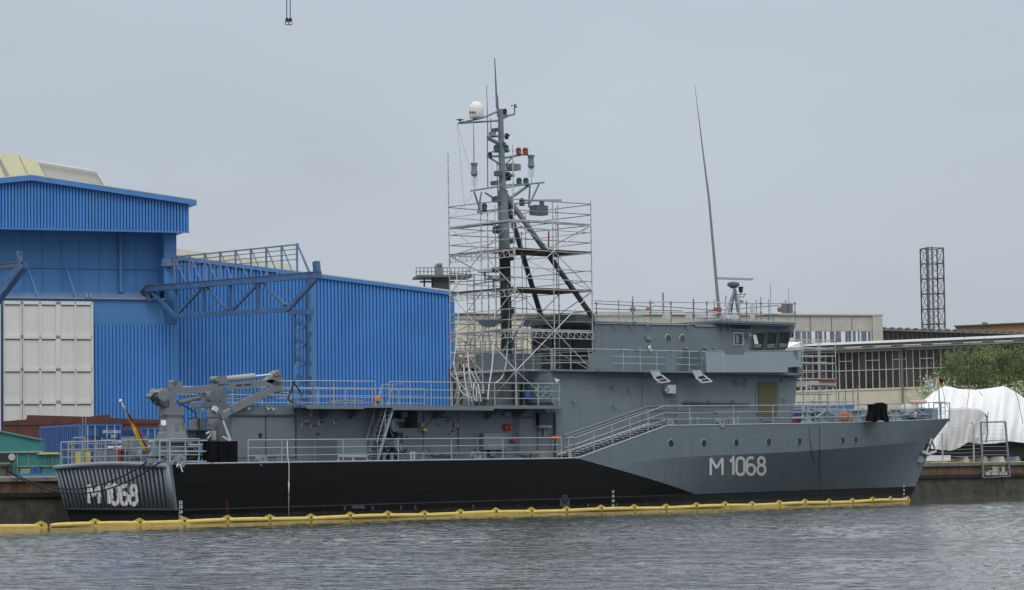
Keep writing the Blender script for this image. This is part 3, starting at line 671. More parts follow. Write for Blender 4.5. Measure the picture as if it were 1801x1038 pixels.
# roller fairleads and bollards along the side
def roller(px, py, Y, s_=1.):
    p = P(px, py, Y); m = MB(); m.lathe(p, [(.06, -.12), (.1, -.16), (.24*s_, -.16), (.25*s_, -.08), (.16*s_, 0), (.16*s_, .1), (.24*s_, .14)], 18, (0, 1, 0)); m.box(p.x-.2, p.x+.2, p.y-.05, p.y+.2, p.z-.28, p.z-.16); part(m, 'fairlead', GREY2, ship, smooth=False)
for px, py in ((316, 811), (459, 810), (837, 803), (1175, 745), (1267, 744)): roller(px, py, .05)
def bollard(x, y, z, s_=1.):
    m = MB()
    for dx in (-.28, .28): m.lathe((x+dx*s_, y, z), [(.13*s_, 0), (.11*s_, .05), (.11*s_, .38*s_), (.15*s_, .42*s_), (.12*s_, .48*s_)], 12)
    m.box(x-.55*s_, x+.55*s_, y-.2, y+.2, z, z+.05); part(m, 'bollard', GREY2, ship)
for x, y, z in ((5.8, .6, 2.25), (13.2, .6, 2.27), (11.4, .5, 2.27), (30.3, .6, 3.85), (33, .6, 3.88), (16.8, .6, 2.28), (.6, 6.2, 2.28), (.5, 2.2, 2.28)): bollard(x, y, z, .8)
m = MB()
for px in (723, 728): m.tube([P(px, 812, .1), P(px, 798, .1)], .045, 6); m.ball(P(px, 797, .1), .06)
m.tube([P(1003, 807, .1), P(1003, 795, .1), P(1000, 792, .1), P(997, 793, .1)], .05, 6); split(m, 'vent_pipe', ALU, ship)
# forward wall details
m = MB(); m.bx(1334, 672, 1367, 736, YW-.03, .04); part(m, 'masked_door', OLIVE, sup_o, 'olive primed door panel')
m = MB(); frame_px(m, 1330, 668, 1370, 740, YW-.02); part(m, 'door_frame', GREY2, sup_o)
m = MB(); m.tube([P(1202, 708, YW-.12), P(1318, 710, YW-.12)], .05, 6)
for px in (1208, 1247, 1290): m.bx(px, 705, px+3, 711, YW-.15, .15)
part(m, 'boat_hook', mat('brownish_pole', (.1, .08, .07), .6), sup_o)
m = MB()
m.tube([P(1131, 680, YW-.05), P(1133, 745, YW-.05)], .02, 5); m.tube([P(1000, 663, YW-.04), P(1180, 664, YW-.04), P(1186, 668, YW-.04), P(1225, 664, YW-.04)], .025, 5)
m.tube([P(1173, 668, YW-.1), P(1174, 745, YW-.1)], .02, 5); m.tube([P(1192, 668, YW-.1), P(1192, 745, YW-.1)], .02, 5)
for k in range(9): m.tube([P(1174, 672+k*8, YW-.1), P(1192, 672+k*8, YW-.1)], .015, 4)
m.tube([P(1190, 722, YW-.05), P(1255, 722, YW-.05), P(1262, 727, YW-.05)], .02, 5); m.tube([P(1296, 723, YW-.05), P(1296, 742, YW-.05)], .02, 5)
split(m, 'wall_pipe', GREY2, sup_o)
m = MB(); m.bx(1175, 677, 1189, 692, YW-.3, .25); m.bx(1172, 684, 1177, 688, YW-.3, .2); part(m, 'horn_unit', ALU, sup_o)
m = MB(); m.bx(1289, 737, 1299, 747, .6, .4); part(m, 'deck_locker', ALU, ship)
for px, py in ((1079, 682), (1108, 687), (1011, 707), (1082, 717), (1293, 673), (1300, 675), (1311, 677), (1313, 671), (1377, 671), (1381, 704), (986, 709), (1136, 657)): floodlight(px, py, YW-.15, sup_o, .5, GREY2)
for px, py in ((1084, 575), (1112, 576), (1140, 575), (1211, 576), (1117, 567)): floodlight(px, py, YB-.15, bridge, .45)
m = MB(); m.tube([P(1047, 569, YB-.04), P(1195, 572, YB-.04), P(1220, 571, YB-.04), P(1224, 574, YB-.04), P(1266, 575, YB-.04), P(1270, 574, YB-.04), P(1270, 584, YB-.04)], .03, 5)
m.bx(1138, 590, 1146, 598, YB-.1, .1); m.bx(1318, 587, 1322, 592, YB-.3, .2); m.bx(1352, 560, 1354, 562, YB, .1); split(m, 'wall_pipe', GREY2, bridge)
m = MB(); m.tube([P(1140, 613, YB-.1), P(1143, 608, YB-.1), P(1145, 618, YB-.1)], .05, 5); part(m, 'hose_end', WHITE, bridge)
m = MB()
for px in (1096, 1120, 1183, 1205, 1240, 1256): m.bx(px, 611+(px % 5), px+random.uniform(3, 10), 614+(px % 5), YB-.12, .12)
m.bx(1040, 651, 1075, 654, .8, .3); split(m, 'deck_fitting', GREY2, bridge)
# liferaft chutes
for x0 in (1142, 1216):
    m = MB(); q = [P(x0, 651, .5), P(x0+16, 651, .5), P(x0+22, 660, .2), P(x0+36, 671, -.15), P(x0+19, 673, -.15), P(x0+8, 664, .2)]
    m.prism([q[0], q[1], q[2], q[5]], (0, .05, 0)); o = part(m, 'raft_chute', GREY2, ship)
    m = MB(); m.bar(q[2], q[3], .06); m.bar(q[5], q[4], .06); m.bar(q[3], q[4], .06); m.bar(q[4], P(x0+2, 676, YW), .03); m.bar(q[2].lerp(q[3], .5), q[5].lerp(q[4], .5), .03); part(m, 'chute_arm', ALU, o)
# foredeck gear
m = MB(); m.bar((37.4, 2, 4.3), (37.8, 2, 5.9), .05)
for x, y in ((44, 2.4), (46.6, 3.4), (43, 5), (48.4, 3.6), (41, 2.2), (50.9, 4)):
    m.lathe((x, y, zd(x)), [(.4, 0), (.4, .1), (.22, .15), (.2, .5), (.32, .6), (.3, .68)], 14)
m.box(45.2, 46.4, 2.8, 5.4, 4.05, 4.7); m.tube([(40.2, 1.9, 4.2), (40.9, 1.7, 4.6), (42.2, 2, 4.25)], .06); m.tube([(48.6, 3.2, 4.4), (49.6, 3.3, 4.75), (51, 3.8, 4.45)], .08); m.box(51.4, 51.9, 3.6, 4.3, 4.2, 4.8); m.box(42.2, 42.8, 2.3, 3, 4, 4.5); m.box(49.4, 50.2, 3.9, 4.9, 4.15, 4.7); m.tube([(45, 3, 4.3), (45.8, 2.8, 4.75), (46.5, 3, 4.3)], .07)
m.lathe((45.8, 3.1, 4.55), [(.05, 0), (.3, 0), (.3, .1), (.15, .15), (.15, .5), (.3, .55)], 14, (0, 1, 0)); split(m, 'windlass', mat('windlass_bluegrey', (.19, .27, .31), .5), ship)
for x in (39.8, 41.6, 47.5, 50.7): bollard(x, YC-hbd(x)+.55, zd(x), .75)
m = MB(); m.lathe((50.3, 3.7, zd(50.3)), [(.05, 0), (.35, .03), (.5, .12), (.5, .16)], 16); part(m, 'hatch', GREY2, ship)
# jackstaff
m = MB(); js = P(1653, 715, YC); m.tube([(53.0, YC, 4.2), P(1650, 662, YC)], .04, 6); m.tube([P(1650, 670, YC), P(1634, 700, YC)], .015, 4); m.tube([P(1650, 678, YC), P(1641, 712, YC+.3)], .012, 4); part(m, 'jackstaff', RAILM, ship)
# bow bulwark tip hardware
m = MB()
for px in (1642, 1655, 1670): 
    m.tube([P(px, 742, YC), P(px, 708, YC)], .035, 5)
m.tube([P(1642, 709, YC), P(1670, 709, YC)], .03, 5); m.tube([P(1642, 723, YC), P(1670, 723, YC)], .02, 5); split(m, 'bow_pulpit', RAILM, ship)

# ---- stern gear
zs = 2.32
rail([(-.25, .25, zs), (-.25, 3.2, zs), (-.25, 5.9, zs), (-.25, 8.6, zs)], .98, 3, .85)
rail([(-.2, .1, zs), (1.2, .08, zs)], .98, 3, 1.2); rail([(.1, 8.6, zs), (6, 8.7, zs)], 1.0, 3, 1.5)
m = MB()
for y in (7.9, 7.2, 7.0, 5.6, 5.2, 4.6): m.tube([(-.05, y, zs), (-.05, y, zs+1.15)], .04, 5)
m.tube([(-.05, 7.9, zs+1.15), (-.05, 7.0, zs+1.15)], .04, 5); m.tube([(-.05, 5.6, zs+1.0), (-.05, 4.6, zs+1.0)], .04, 5)
m.tube([(.6, 8.2, zs+.0), (.6, 8.2, zs+2.1)], .02, 4); m.tube([(.6, 7.95, zs+.0), (.6, 7.95, zs+2.1)], .02, 4)
part(m, 'sweep_davit', GREY2, ship)
m = MB(); m.lathe((.5, 3.2, zs+.35), [(.05, -.4), (.36, -.4), (.36, -.34), (.2, -.3), (.2, .3), (.36, .34), (.36, .4), (.05, .4)], 18, (0, 1, 0)); m.box(.2, .8, 2.7, 3.7, zs, zs+.12); part(m, 'winch', GREY2, ship)
m = MB(); m.lathe((.7, 2.35, zs+.3), [(.03, -.25), (.3, -.25), (.3, -.2), (.12, -.15), (.12, .15), (.3, .2), (.3, .25)], 16, (1, .5, 0)); part(m, 'winch_drum', ALU, ship)
m = MB(); m.box(.0, .5, 7.4, 8.0, zs, zs+.55); part(m, 'deck_locker', YEL, ship)
m = MB(); m.box(.3, .9, 5.9, 6.6, zs, zs+.6); part(m, 'deck_locker', GREY2, ship); m = MB(); m.box(.5, 1.2, 3.9, 4.9, zs+.7, zs+1.15); m.bar((.85, 4.4, zs), (.85, 4.4, zs+.8), .1); part(m, 'control_stand', GREY2, ship)
m = MB(); m.lathe((.6, 5.3, zs), [(.2, 0), (.2, .6), (.1, .65)], 12); part(m, 'drum', mat('red_brown_drum', (.25, .06, .04), .6), ship)
m = MB(); m.tube([(.5, 6.2, zs+.7), (3.2, 6.2, zs+.75)], .08, 6); m.tube([(.5, 2.0, zs+.75), (4.2, 2.6, zs+.75)], .05, 6); m.tube([(.5, 5.6, zs+.95), (3.2, 5, zs+.95)], .05, 6); part(m, 'sweep_pipe', ALU, ship)
m = MB(); p = P(258, 795, .4); m.tube([P(262, 812, 3.1), P(213, 706, 3.1)], .03, 6); top = P(212, 705, 3.1); m.ball(top, .07); part(m, 'ensign_staff', WHITE, ship)
fl = thing('ensign_flag', 'black red and gold flag hanging limp from the slanting staff at the stern', 'flag', P(236, 770, 3.0))
ys_ = [(217, 716), (227, 735), (238, 757), (250, 780), (257, 795)]
for q, (c_, nm, o_) in enumerate((((.012, .012, .012), 'black_stripe', -1), ((.42, .035, .02), 'red_stripe', 0), ((.65, .43, .03), 'gold_stripe', 1))):
    m = MB(); wdt = [(2.2, 3.0, 2.5, 1.2), (5, 5, 4.5, 1.6), (1.5, 8, 7.5, 4)][q]; base = [(-1, -2, -1.5, -1), (0, 1.5, 2, 3), (-1, -4.5, -5, -2)][q]; I = []
    for i in range(9):
        t_ = i/8*4; k_ = min(3, int(t_)); f_ = t_-k_; a = ys_[k_]; c = ys_[k_+1]; x = a[0]+(c[0]-a[0])*f_; y = a[1]+(c[1]-a[1])*f_
        wi = .8*lerp_t([(0, .6), (1, wdt[0]), (2, wdt[1]), (3, wdt[2]), (4, wdt[3])], t_); bs = lerp_t([(0, 0), (1, base[0]), (2, base[1]), (3, base[2]), (4, base[3])], t_)
        I.append([m.a(P(x+bs+wi*(s2/4), y-wi*s2/9, 2.85+.09*math.sin(i*2.1+s2*1.7)+(0, .0, -.12)[q])) for s2 in (0, 1, 2, 3, 4)])
    for i in range(8):
        for s2 in range(4): m.f.append([I[i][s2], I[i][s2+1], I[i+1][s2+1], I[i+1][s2]])
    part(m, nm, mat('flag_'+nm, c_, .8, .15, 5), fl, smooth=True)
# ---- deck crane
YK = 1.15
def K(px, py, Y=YK): return P(px, py, Y)
cb = K(303, 776); cx_ = cb.x
crn = MB(); crn.lathe((cx_, YK, 2.27), [(.5, 0), (.5, .85), (.7, .9), (.7, .98), (.66, 1.05), (.6, 1.3), (.52, 1.35)], 26); crane = part(crn, 'deck_crane', CRANEM, ship)
m = MB(); z1_, z2_ = K(303, 762).z, K(303, 731).z; m.lathe((cx_, YK, z1_), [(.54, 0), (.49, .3), (.46, z2_-z1_-.12), (.5, z2_-z1_)], 20)
for k in range(6):
    an_ = k*1.05+.3; m.box(cx_+.5*math.cos(an_)-.04, cx_+.5*math.cos(an_)+.08, YK+.5*math.sin(an_)-.05, YK+.5*math.sin(an_)+.05, z1_, z1_+.4)
part(m, 'column', CRANEM, crane)
m = MB(); m.bx(290, 716, 324, 730, YK-.3, .55); m.bx(286, 700, 294, 717, YK-.3, .4); m.bx(297, 690, 308, 717, YK-.2, .45); part(m, 'slewing_head', CRANEM, crane)
m = MB(); p = K(280, 695); m.lathe(p+V((0, -.5, 0)), [(.05, 0), (.27, 0), (.27, .06), (.2, .1), (.2, .6), (.27, .64), (.27, .7)], 20, (-.25, 1, 0)); m.lathe(K(289, 695, YK-.55), [(.2, 0), (.28, .02), (.28, .2)], 16, (0, 1, 0)); m.lathe(K(265, 697, YK-.3), [(.05, -.1), (.1, 0), (.1, .25)], 8, (0, 1, 0)); part(m, 'winch', mat('winch_grey', (.16, .18, .2), .5, .2, 4), crane)
m = MB(); 
for k in range(6): m.ring(K(274+k*3, 700+k, YK-.4), .22+.03*(k % 3), .018, (0, 1, .2), 12, 1, 5)
m.tube([K(320, 712), K(335, 720), K(345, 727), K(346, 734), K(330, 737)], .03, 5)
for k in range(5): m.tube([K(296+k*3, 712-k), K(290+k*4, 728), K(300+k*2, 752)], .02, 4)
part(m, 'hydraulic_hose', RUBBER, crane)
m = MB(); m.prism([K(297, 684), K(480, 667.5), K(494, 672), K(494, 678), K(304, 694)], (0, .45, 0)); bo = part(m, 'main_boom', CRANEM, crane)
m = MB(); m.bx(393, 680, 401, 687, YK-.01, .02); part(m, 'blue_plate', mat('blue_sticker', (.04, .16, .45), .5), bo)
m = MB()
for px in (415, 418.5, 421, 424, 430, 433, 436, 439): m.bx(px, 676.5-(px-415)*.06, px+2.2, 679.5-(px-415)*.06, YK-.012, .02)
part(m, 'load_marking', DARK, bo)
m = MB(); m.bx(303, 671, 320, 683, YK, .4); m.lathe(K(308, 674, YK), [(.12, 0), (.12, .4)], 12, (0, 1, 0)); part(m, 'boom_bracket', CRANEM, bo)
m = MB(); m.prism([K(383, 679), K(403, 677), K(399, 662), K(387, 662)], (0, .4, 0)); m.lathe(K(384, 667, YK-.03), [(.13, 0), (.13, .5)], 12, (0, 1, 0)); part(m, 'cylinder_mount', CRANEM, bo)
m = MB(); m.tube([K(397, 667, YK+.2), K(447, 662, YK+.2)], .13, 12); o = part(m, 'lift_cylinder', mat('cylinder_grey', (.3, .31, .33), .4), crane); m = MB(); m.tube([K(447, 662, YK+.2), K(488, 658, YK+.2)], .045, 8); part(m, 'piston_rod', mat('chrome_rod', (.6, .6, .6), .2, metal=.8), o)
m = MB(); m.prism([K(468, 671), K(484, 656), K(495, 655), K(499, 686), K(497, 689), K(480, 688), K(478, 675)], (0, .4, 0)); m.lathe(K(486, 658, YK-.05), [(.1, 0), (.1, .5)], 12, (0, 1, 0)); m.lathe(K(492, 656, YK-.05), [(.12, 0), (.12, .5)], 12, (0, 1, 0)); part(m, 'knuckle', CRANEM, crane)
m = MB(); m.bar(K(482, 684, YK+.02), K(386, 733, YK+.02), .25, .24); m.bar(K(478, 680, YK+.02), K(405, 716, YK+.02), .12, .1); jb = part(m, 'jib', CRANEM, crane)
m = MB(); m.bx(406, 720, 412, 725, YK-.12, .03); part(m, 'blue_plate', MATS['blue_sticker'], jb)
m = MB(); fan = [(392, 722), (380, 719), (367, 721), (364, 732), (368, 748), (374, 750), (391, 738)]; m.prism([K(*q) for q in fan], (0, .06, 0)); m.prism([K(q[0], q[1], YK+.15) for q in fan], (0, .06, 0))
for q in ((366, 733), (369, 747)): m.bar(K(392, 732, YK-.02), K(q[0], q[1], YK-.02), .05)
part(m, 'jib_head', CRANEM, crane)
m = MB(); m.bar(K(391, 739), K(405, 775), .09); m.bar(K(392, 768), K(404, 776), .07); m.bar(K(376, 724), K(380, 716), .2); part(m, 'boom_rest', ALU, ship)
m = MB(); m.tube([K(313, 708, YK+.2), K(352, 698, YK+.2)], .12, 10); m.tube([K(350, 698, YK+.2), K(362, 694, YK+.2)], .07, 8); part(m, 'tilt_cylinder', mat('winch_grey', (.16, .18, .2)), crane)
m = MB(); m.bx(284, 739, 292, 748, YK-.6, .05); part(m, 'sign', MARK, crane)
# equipment behind the crane
m = MB(); m.bx(345, 736, 362, 756, 3.2, .5); m.bx(325, 755, 372, 757, 3, 1); m.bx(331, 757, 345, 776, 3.2, .8); m.bx(352, 757, 372, 780, 3.4, .6); m.bx(368, 690, 385, 706, 4.6, .6); m.bx(388, 688, 399, 712, 4.2, .3); m.bx(356, 707, 400, 716, 4, 1)
m.lathe(P(374, 697, 4.2), [(.3, -.2), (.3, .2)], 14, (0, 1, 0)); m.bx(349, 716, 351, 770, 3.2, .1); m.bx(377, 740, 395, 805, 3.9, .5); split(m, 'sweep_gear', mat('gear_grey', (.13, .15, .165), .55, .2, 3), ship)
m = MB(); m.tube([P(362, 763, 3), P(368, 760, 3), P(370, 766, 3), P(365, 772, 3)], .05, 6); m.bx(376, 758, 380, 774, 3.2, .2); split(m, 'cable_coil', WHITE, ship)
m = MB(); m.bx(270, 789, 330, 802, 1.0, .15); m.bx(282, 778, 326, 790, 1.4, .8); m.bx(266, 806, 300, 815, .9, .3); split(m, 'crane_foundation', GREY2, ship)
m = MB(); m.bx(326, 780, 350, 787, 2.6, .6); part(m, 'teal_box', TEAL, ship)
m = MB()
for k in range(26):
    a = random.uniform(0, 6.3); c = P(random.uniform(325, 360), random.uniform(792, 812), random.uniform(1, 2.4)); m.ring(c, random.uniform(.18, .35), .035, (random.uniform(-.4, .4), 1, random.uniform(-1, 1)), 10, a, a+4.5)
part(m, 'rope_heap', ROPE, ship)
m = MB(); m.bx(322, 790, 352, 806, 2.6, .5); part(m, 'crate', mat('orange_brown_wood', (.35, .17, .07), .8, .35, 4), ship)
m = MB()
for a, c in (((281, 775), (364, 775)), ((281, 794), (364, 794)), ((281, 775), (281, 812)), ((298, 775), (298, 812)), ((326, 775), (326, 812)), ((364, 775), (364, 812)), ((300, 812), (364, 812))): m.tube([P(a[0], a[1], .12), P(c[0], c[1], .12)], .035, 5)
part(m, 'stern_side_rail', RAILM, ship)
# black tarpaulins
def cloth(x0, y0, x1, y1, Y, n=14, amp=.05, seed=0, spread=0):
    m = MB(); I = []
    for j in range(11):
        row = []
        for i in range(n+1):
            u = i/n; v_ = j/10; x = x0+(x1-x0)*u+(u-.5)*spread*v_+spread*.5*math.sin(v_*5+u*3); y = y0+(y1-y0)*v_+spread*.7*math.sin(u*7+.6)*(1-v_)+spread*.6*math.sin(u*9)*v_
            row.append(m.a(P(x, y, Y+amp*math.sin(u*19+seed+1.5*v_)*(0.3+v_)+amp*.6*math.sin(u*41+seed*2))))
        I.append(row)
    for j in range(10):
        for i in range(n): m.f.append([I[j][i], I[j][i+1], I[j+1][i+1], I[j+1][i]])
    I2 = [[m.a(m.v[q]+V((0, .35, 0))) for q in row] for row in (I[0], I[10])]
    for i in range(n): m.f.append([I[0][i], I[0][i+1], I2[0][i+1], I2[0][i]])
    J = [m.a(m.v[q]+V((0, .35, 0))) for q in [r_[0] for r_ in I]]; K_ = [m.a(m.v[q]+V((0, .35, 0))) for q in [r_[-1] for r_ in I]]
    for j in range(10): m.f.append([I[j][0], J[j], J[j+1], I[j+1][0]]); m.f.append([I[j][n], K_[j], K_[j+1], I[j+1][n]])
    return m
solo(cloth(365, 776, 418, 817, -.02), 'black_tarpaulin', BLACK, 'black tarpaulin hung over the stern rail below the deck crane', 'tarpaulin')
solo(cloth(1534, 710, 1561, 741, .85, 12, .06, 2, 3), 'black_tarpaulin', BLACK, 'black cloth hung over the rail on the foredeck near the bow', 'tarpaulin')
m = MB(); q = P(1486, 738, 1.6); m.ball(q, .42, 16, 1.0); fb = solo(m, 'buoy', mat('rusty_orange', (.33, .12, .05), .7, .4, 5), 'round orange buoy lying on the foredeck behind the rail', 'buoy', smooth=True)
m = MB(); q = P(1595, 722, 3.6); m.ball(q, .44, 18, .85); solo(m, 'round_fender', mat('pale_grey_vinyl', (.42, .42, .4), .5, .08), 'pale grey ball fender on the foredeck near the bow', 'fender', smooth=True)
# orange handle on gangway gate
m = MB(); m.bar(P(978, 767, .05), P(978, 772, .05), .3, .12); m.tube([P(971, 770, .05), P(985, 770, .05)], .06); g1 = MB(); g1.tube([P(978, 770, .05), P(980, 806, .05)], .04); g1.tube([P(973, 770, .05), P(972, 794, .05)], .03)
gg = part(g1, 'gangway_gate', GREY2, ship); part(m, 'clamp', ORANGE, gg)
m = MB(); m.prism([P(949, 806, .6), P(949, 798, .6), P(958, 793, .6), P(972, 797, .6), P(973, 806, .6)], (0, .6, 0)); part(m, 'covered_box', mat('tan_cover', (.22, .22, .19), .9), ship)
# boat deck clutter
m = MB(); 
for px, py in ((950, 690), (962, 690), (977, 688)): m.ring(P(px, py, 1.2), .24, .03, (.2, 1, 0), 16)
m.ball(P(966, 692, 1.5), .22); part(m, 'hose_reel', GREY2, ship)
m = MB()
for px in (530, 590, 660): m.bx(px-8, 706, px+8, 710, .5, .3)
m.bx(600, 703, 640, 706, 1.4, .8); split(m, 'deck_fitting', GREY2, ship)
m = MB(); m.tube([P(518, 670, .5), P(512, 688, .5), P(506, 702, .5), P(514, 708, .5)], .04, 6); m.tube([P(518, 675, .5), P(530, 692, .5), P(532, 704, .5)], .03, 6); part(m, 'hanging_cable', RUBBER, ship)
floodlight(981, 671, .15, ship, .8, ALU)

# ---- mast
mast = thing_mast = MB()
def MP(px, py, Y=YC): return P(px, py, Y)
mlow = MB(); mlow.tube([MP(893, 706), MP(888, 440)], .27, 14, .26); mast.tube([MP(888, 440), MP(884, 335)], .26, 14, .25); mast.tube([MP(884, 335), MP(880, 192)], .17, 12, .13)
mfit = MB()
for px, py, w_, h_ in ((878, 300, 6, 9), (872, 318, 5, 7), (897, 306, 8, 5), (874, 345, 7, 10), (898, 372, 9, 7), (876, 398, 6, 12), (899, 420, 7, 8), (895, 452, 9, 6), (874, 470, 7, 9), (899, 540, 8, 12), (878, 560, 7, 9), (899, 598, 9, 14), (903, 640, 10, 16), (880, 650, 8, 12), (874, 225, 4, 6), (886, 250, 4, 6)):
    mfit.bx(px, py, px+w_, py+h_, YC-.25, .4)
MG = mat('mast_grey', (.15, .195, .225), .5, .1, 1.5, .2, dirt=(.08, .1, .11))
mo = part(mast, 'mast', MG, ship, smooth=False)
MSD = mat('mast_sooty', (.045, .052, .058), .6, .3, 1.5); part(mlow, 'lower_mast', MSD, mo)
for y2, ex in ((2.4, 1042), (6.4, 952)):
    m = MB(); m.tube([MP(887, 340), P(ex, 557, y2)], .13, 10); part(m, 'mast_leg', mat('leg_slate', (.085, .1, .115), .5) if y2 < 4 else MSD, mo, smooth=True)
m = MB()
def yard(pts, r=.045, Y=YC): m.tube([MP(a, c, Y) for a, c in pts], r, 6)
for dy, Yq in ((0, YC-.35), (4, YC+.35)):
    yard([(828, 336), (882, 327)], .045, Yq); yard([(884, 331), (920, 325), (957, 321)], .045, Yq)
yard([(840, 374), (884, 367)]); yard([(884, 360), (930, 357)]); yard([(834, 338), (847, 378)]); yard([(847, 338), (840, 374)]); yard([(853, 339), (882, 358)]); yard([(930, 326), (893, 352)], .07); yard([(948, 324), (930, 362)]); yard([(932, 326), (930, 365)])
yard([(806, 217), (882, 212)], .05); yard([(806, 217), (850, 207), (880, 194)], .05); yard([(882, 205), (896, 203), (905, 201)], .05); yard([(882, 210), (896, 203)])
yard([(857, 241), (896, 238)], .06); yard([(858, 243), (880, 254)], .09); yard([(866, 267), (896, 265)], .05); yard([(857, 276), (884, 274)], .06); yard([(860, 277), (880, 289)]); yard([(886, 278), (902, 275), (928, 270)], .06); yard([(888, 290), (902, 276)], .04); yard([(886, 300), (914, 298)], .06)
yard([(886, 318), (898, 316)], .04); yard([(886, 326), (950, 322)], .04)
for k in range(18): yard([(873+k*.45, 290+k*14), (878+k*.45, 290+k*14)], .02)
yard([(874, 285), (881, 545)], .025)
yards = part(m, 'yardarm', MG, mo); split(mfit, 'mast_fitting', mat('fitting_slate', (.08, .095, .11), .6, .2, 3), mo)
# ladder rungs up the mast etc. -> antennas
def whip(a, c, r0, r1, name='whip_antenna', par=mo, Y=YC, mt=GALVD):
    m = MB(); m.tube([MP(a[0], a[1], Y).lerp(MP(c[0], c[1], Y), k/6) for k in range(7)], r0, 6, r1); return part(m, name, mt, par)
whip((874, 190), (870, 102), .06, .025); whip((876, 205), (874, 168), .06, .06); whip((858, 240), (856, 150), .03, .015); whip((858, 330), (857, 240), .03, .03); whip((864, 236), (863, 208), .03, .02)
whip((833, 295), (833, 218), .02, .015)
m = MB(); p = MP(838, 207); m.lathe(p, [(.12, -.06), (.3, -.03), (.34, .03), (.34, .42), (.32, .55), (.26, .66), (.16, .74), (.02, .77)], 24); rd = part(m, 'radome', mat('radome_white', (.72, .7, .66), .4, .03), mo, smooth=True)
m = MB()
for px in (827, 831, 835): q = P(px, 198, YC-.35); m.box(q.x-.035, q.x+.035, q.y-.02, q.y+.02, q.z-.05, q.z+.05)
part(m, 'radome_marking', DARK, rd)
m = MB(); p = MP(809, 214); m.lathe(p, [(.04, 0), (.06, .05), (.2, .09), (.1, .13), (.02, .15)], 14); part(m, 'gps_antenna', MG, mo)
m = MB(); p = MP(905, 200); m.tube([p, MP(905, 186)], .04, 6); m.bar(MP(900, 186), MP(908, 185), .03); m.ball(MP(908, 188), .05); m.ball(MP(900, 186), .04); m.ball(MP(906, 184), .05); part(m, 'anemometer', GALVD, mo)
def lamp(px, py, mt, s_=1.):
    p = MP(px, py); m = MB(); m.lathe(p, [(.08*s_, -.16*s_), (.11*s_, -.12*s_), (.11*s_, -.05*s_), (.13*s_, -.04*s_), (.13*s_, .06*s_), (.1*s_, .07*s_), (.11*s_, .16*s_), (.05*s_, .2*s_)], 12); o = part(m, 'navigation_lamp', mt, mo, 'red lamp' if mt is REDP else None)
    m = MB(); m.lathe(p, [(.14*s_, .06*s_), (.14*s_, .1*s_)], 10); m.lathe(p, [(.135*s_, -.16*s_), (.135*s_, -.12*s_)], 10); part(m, 'lamp_cap', DARK, o)
for px, py, mt in ((888, 197, DARK), (873, 262, GREEN), (890, 262, GREEN), (912, 267, REDP), (924, 267, REDP), (862, 273, DARK), (913, 320, GREEN), (925, 320, GREEN), (918, 356, GREEN), (852, 365, GREEN), (891, 240, DARK)): lamp(px, py, mt, .8 if mt is DARK else 1.05)
for px, y0 in ((834, 287), (934, 273)):
    m = MB(); p = MP(px, y0+14); m.lathe(p, [(.1, -.25), (.17, -.15), (.14, .05), (.13, .2), (.18, .38)], 14); o = part(m, 'direction_antenna', MG, mo); m = MB()
    m.tube([MP(px, y0+14), MP(px+1, y0+52)], .035, 6)
    for dx in (-4, -2, 3, 5): m.tube([MP(px+dx, y0+22), MP(px+dx, y0+39)], .018, 4)
    part(m, 'dipole', ALU, o)
m = MB(); q = MP(903, 294); m.box(q.x-.3, q.x+.3, q.y-.2, q.y+.2, q.z-.15, q.z+.15); m.lathe(q+V((-.3, 0, 0)), [(.1, 0), (.1, -.12)], 10, (1, 0, 0)); part(m, 'camera_housing', GALVD, mo)
m = MB(); q = MP(866, 236); m.box(q.x-.12, q.x+.12, q.y-.12, q.y+.12, q.z-.1, q.z+.1); part(m, 'sensor_box', GREY2, mo)
m = MB(); q = MP(893, 310); m.lathe(q, [(.1, -.2), (.16, -.12), (.1, 0), (.16, .1), (.1, .2)], 10); part(m, 'loudhailer', DARK, mo)
m = MB(); m.bx(943, 361, 964, 378, YC-.2, .5); m.tube([MP(953, 361), MP(953, 354)], .12, 8); ra = part(m, 'radar_pedestal', mat('radar_slate', (.07, .1, .115), .5), mo); m = MB(); m.bar(MP(921, 353), MP(987, 352.5), .12, .1); part(m, 'radar_scanner', RAILM, ra)
m = MB()
for a, c in (((804, 218), (818, 372)), ((804, 218), (829, 306)), ((833, 220), (835, 285)), ((865, 280), (865, 350)), ((830, 345), (790, 388))): m.tube([MP(*a), MP(*c)], .008, 4)
part(m, 'stay_wire', GALVD, mo)
# funnel / mast house behind scaffolding
m = MB(); m.box(20.6, 22.9, 3.3, 5.5, zb_, 7.3); m.box(22.9, xb0-.2, 3.0, 6.2, zb_, 6.2); split(m, 'mast_house', GREY, ship)
m = MB()
for k in range(40):
    x = random.uniform(19.2, 23); y = random.uniform(2.4, 4.5); z = zb_; m.box(x, x+random.uniform(.1, .6), y, y+random.uniform(.1, .5), z, z+random.uniform(.3, 1.5))
split(m, 'deck_machinery', mat('machinery_dark', (.07, .08, .085), .6, .3, 3), ship)
m = MB()
for px, py in ((868, 492), (853, 480)):
    p = MP(px, py, 3.2); m.lathe(p, [(.04, -.5), (.05, 0), (.35, .02), (.25, .15), (.05, .2)], 14)
m.lathe(MP(860, 575, 3.4), [(.3, 0), (.6, .3), (.6, .34)], 16); m.bar(MP(835, 500, 3.2), MP(885, 492, 3.2), .3, .06); split(m, 'satellite_dome', GREY2, mo)
m = MB(); m.tube([MP(903, 640, 3.2), MP(905, 590, 3.2), MP(925, 560, 3.2)], .06); m.ring(MP(915, 640, 3), 1.2, .03, (0, 1, 0), 12, 3.4, 5.0); part(m, 'vent_pipe', GREY2, mo)
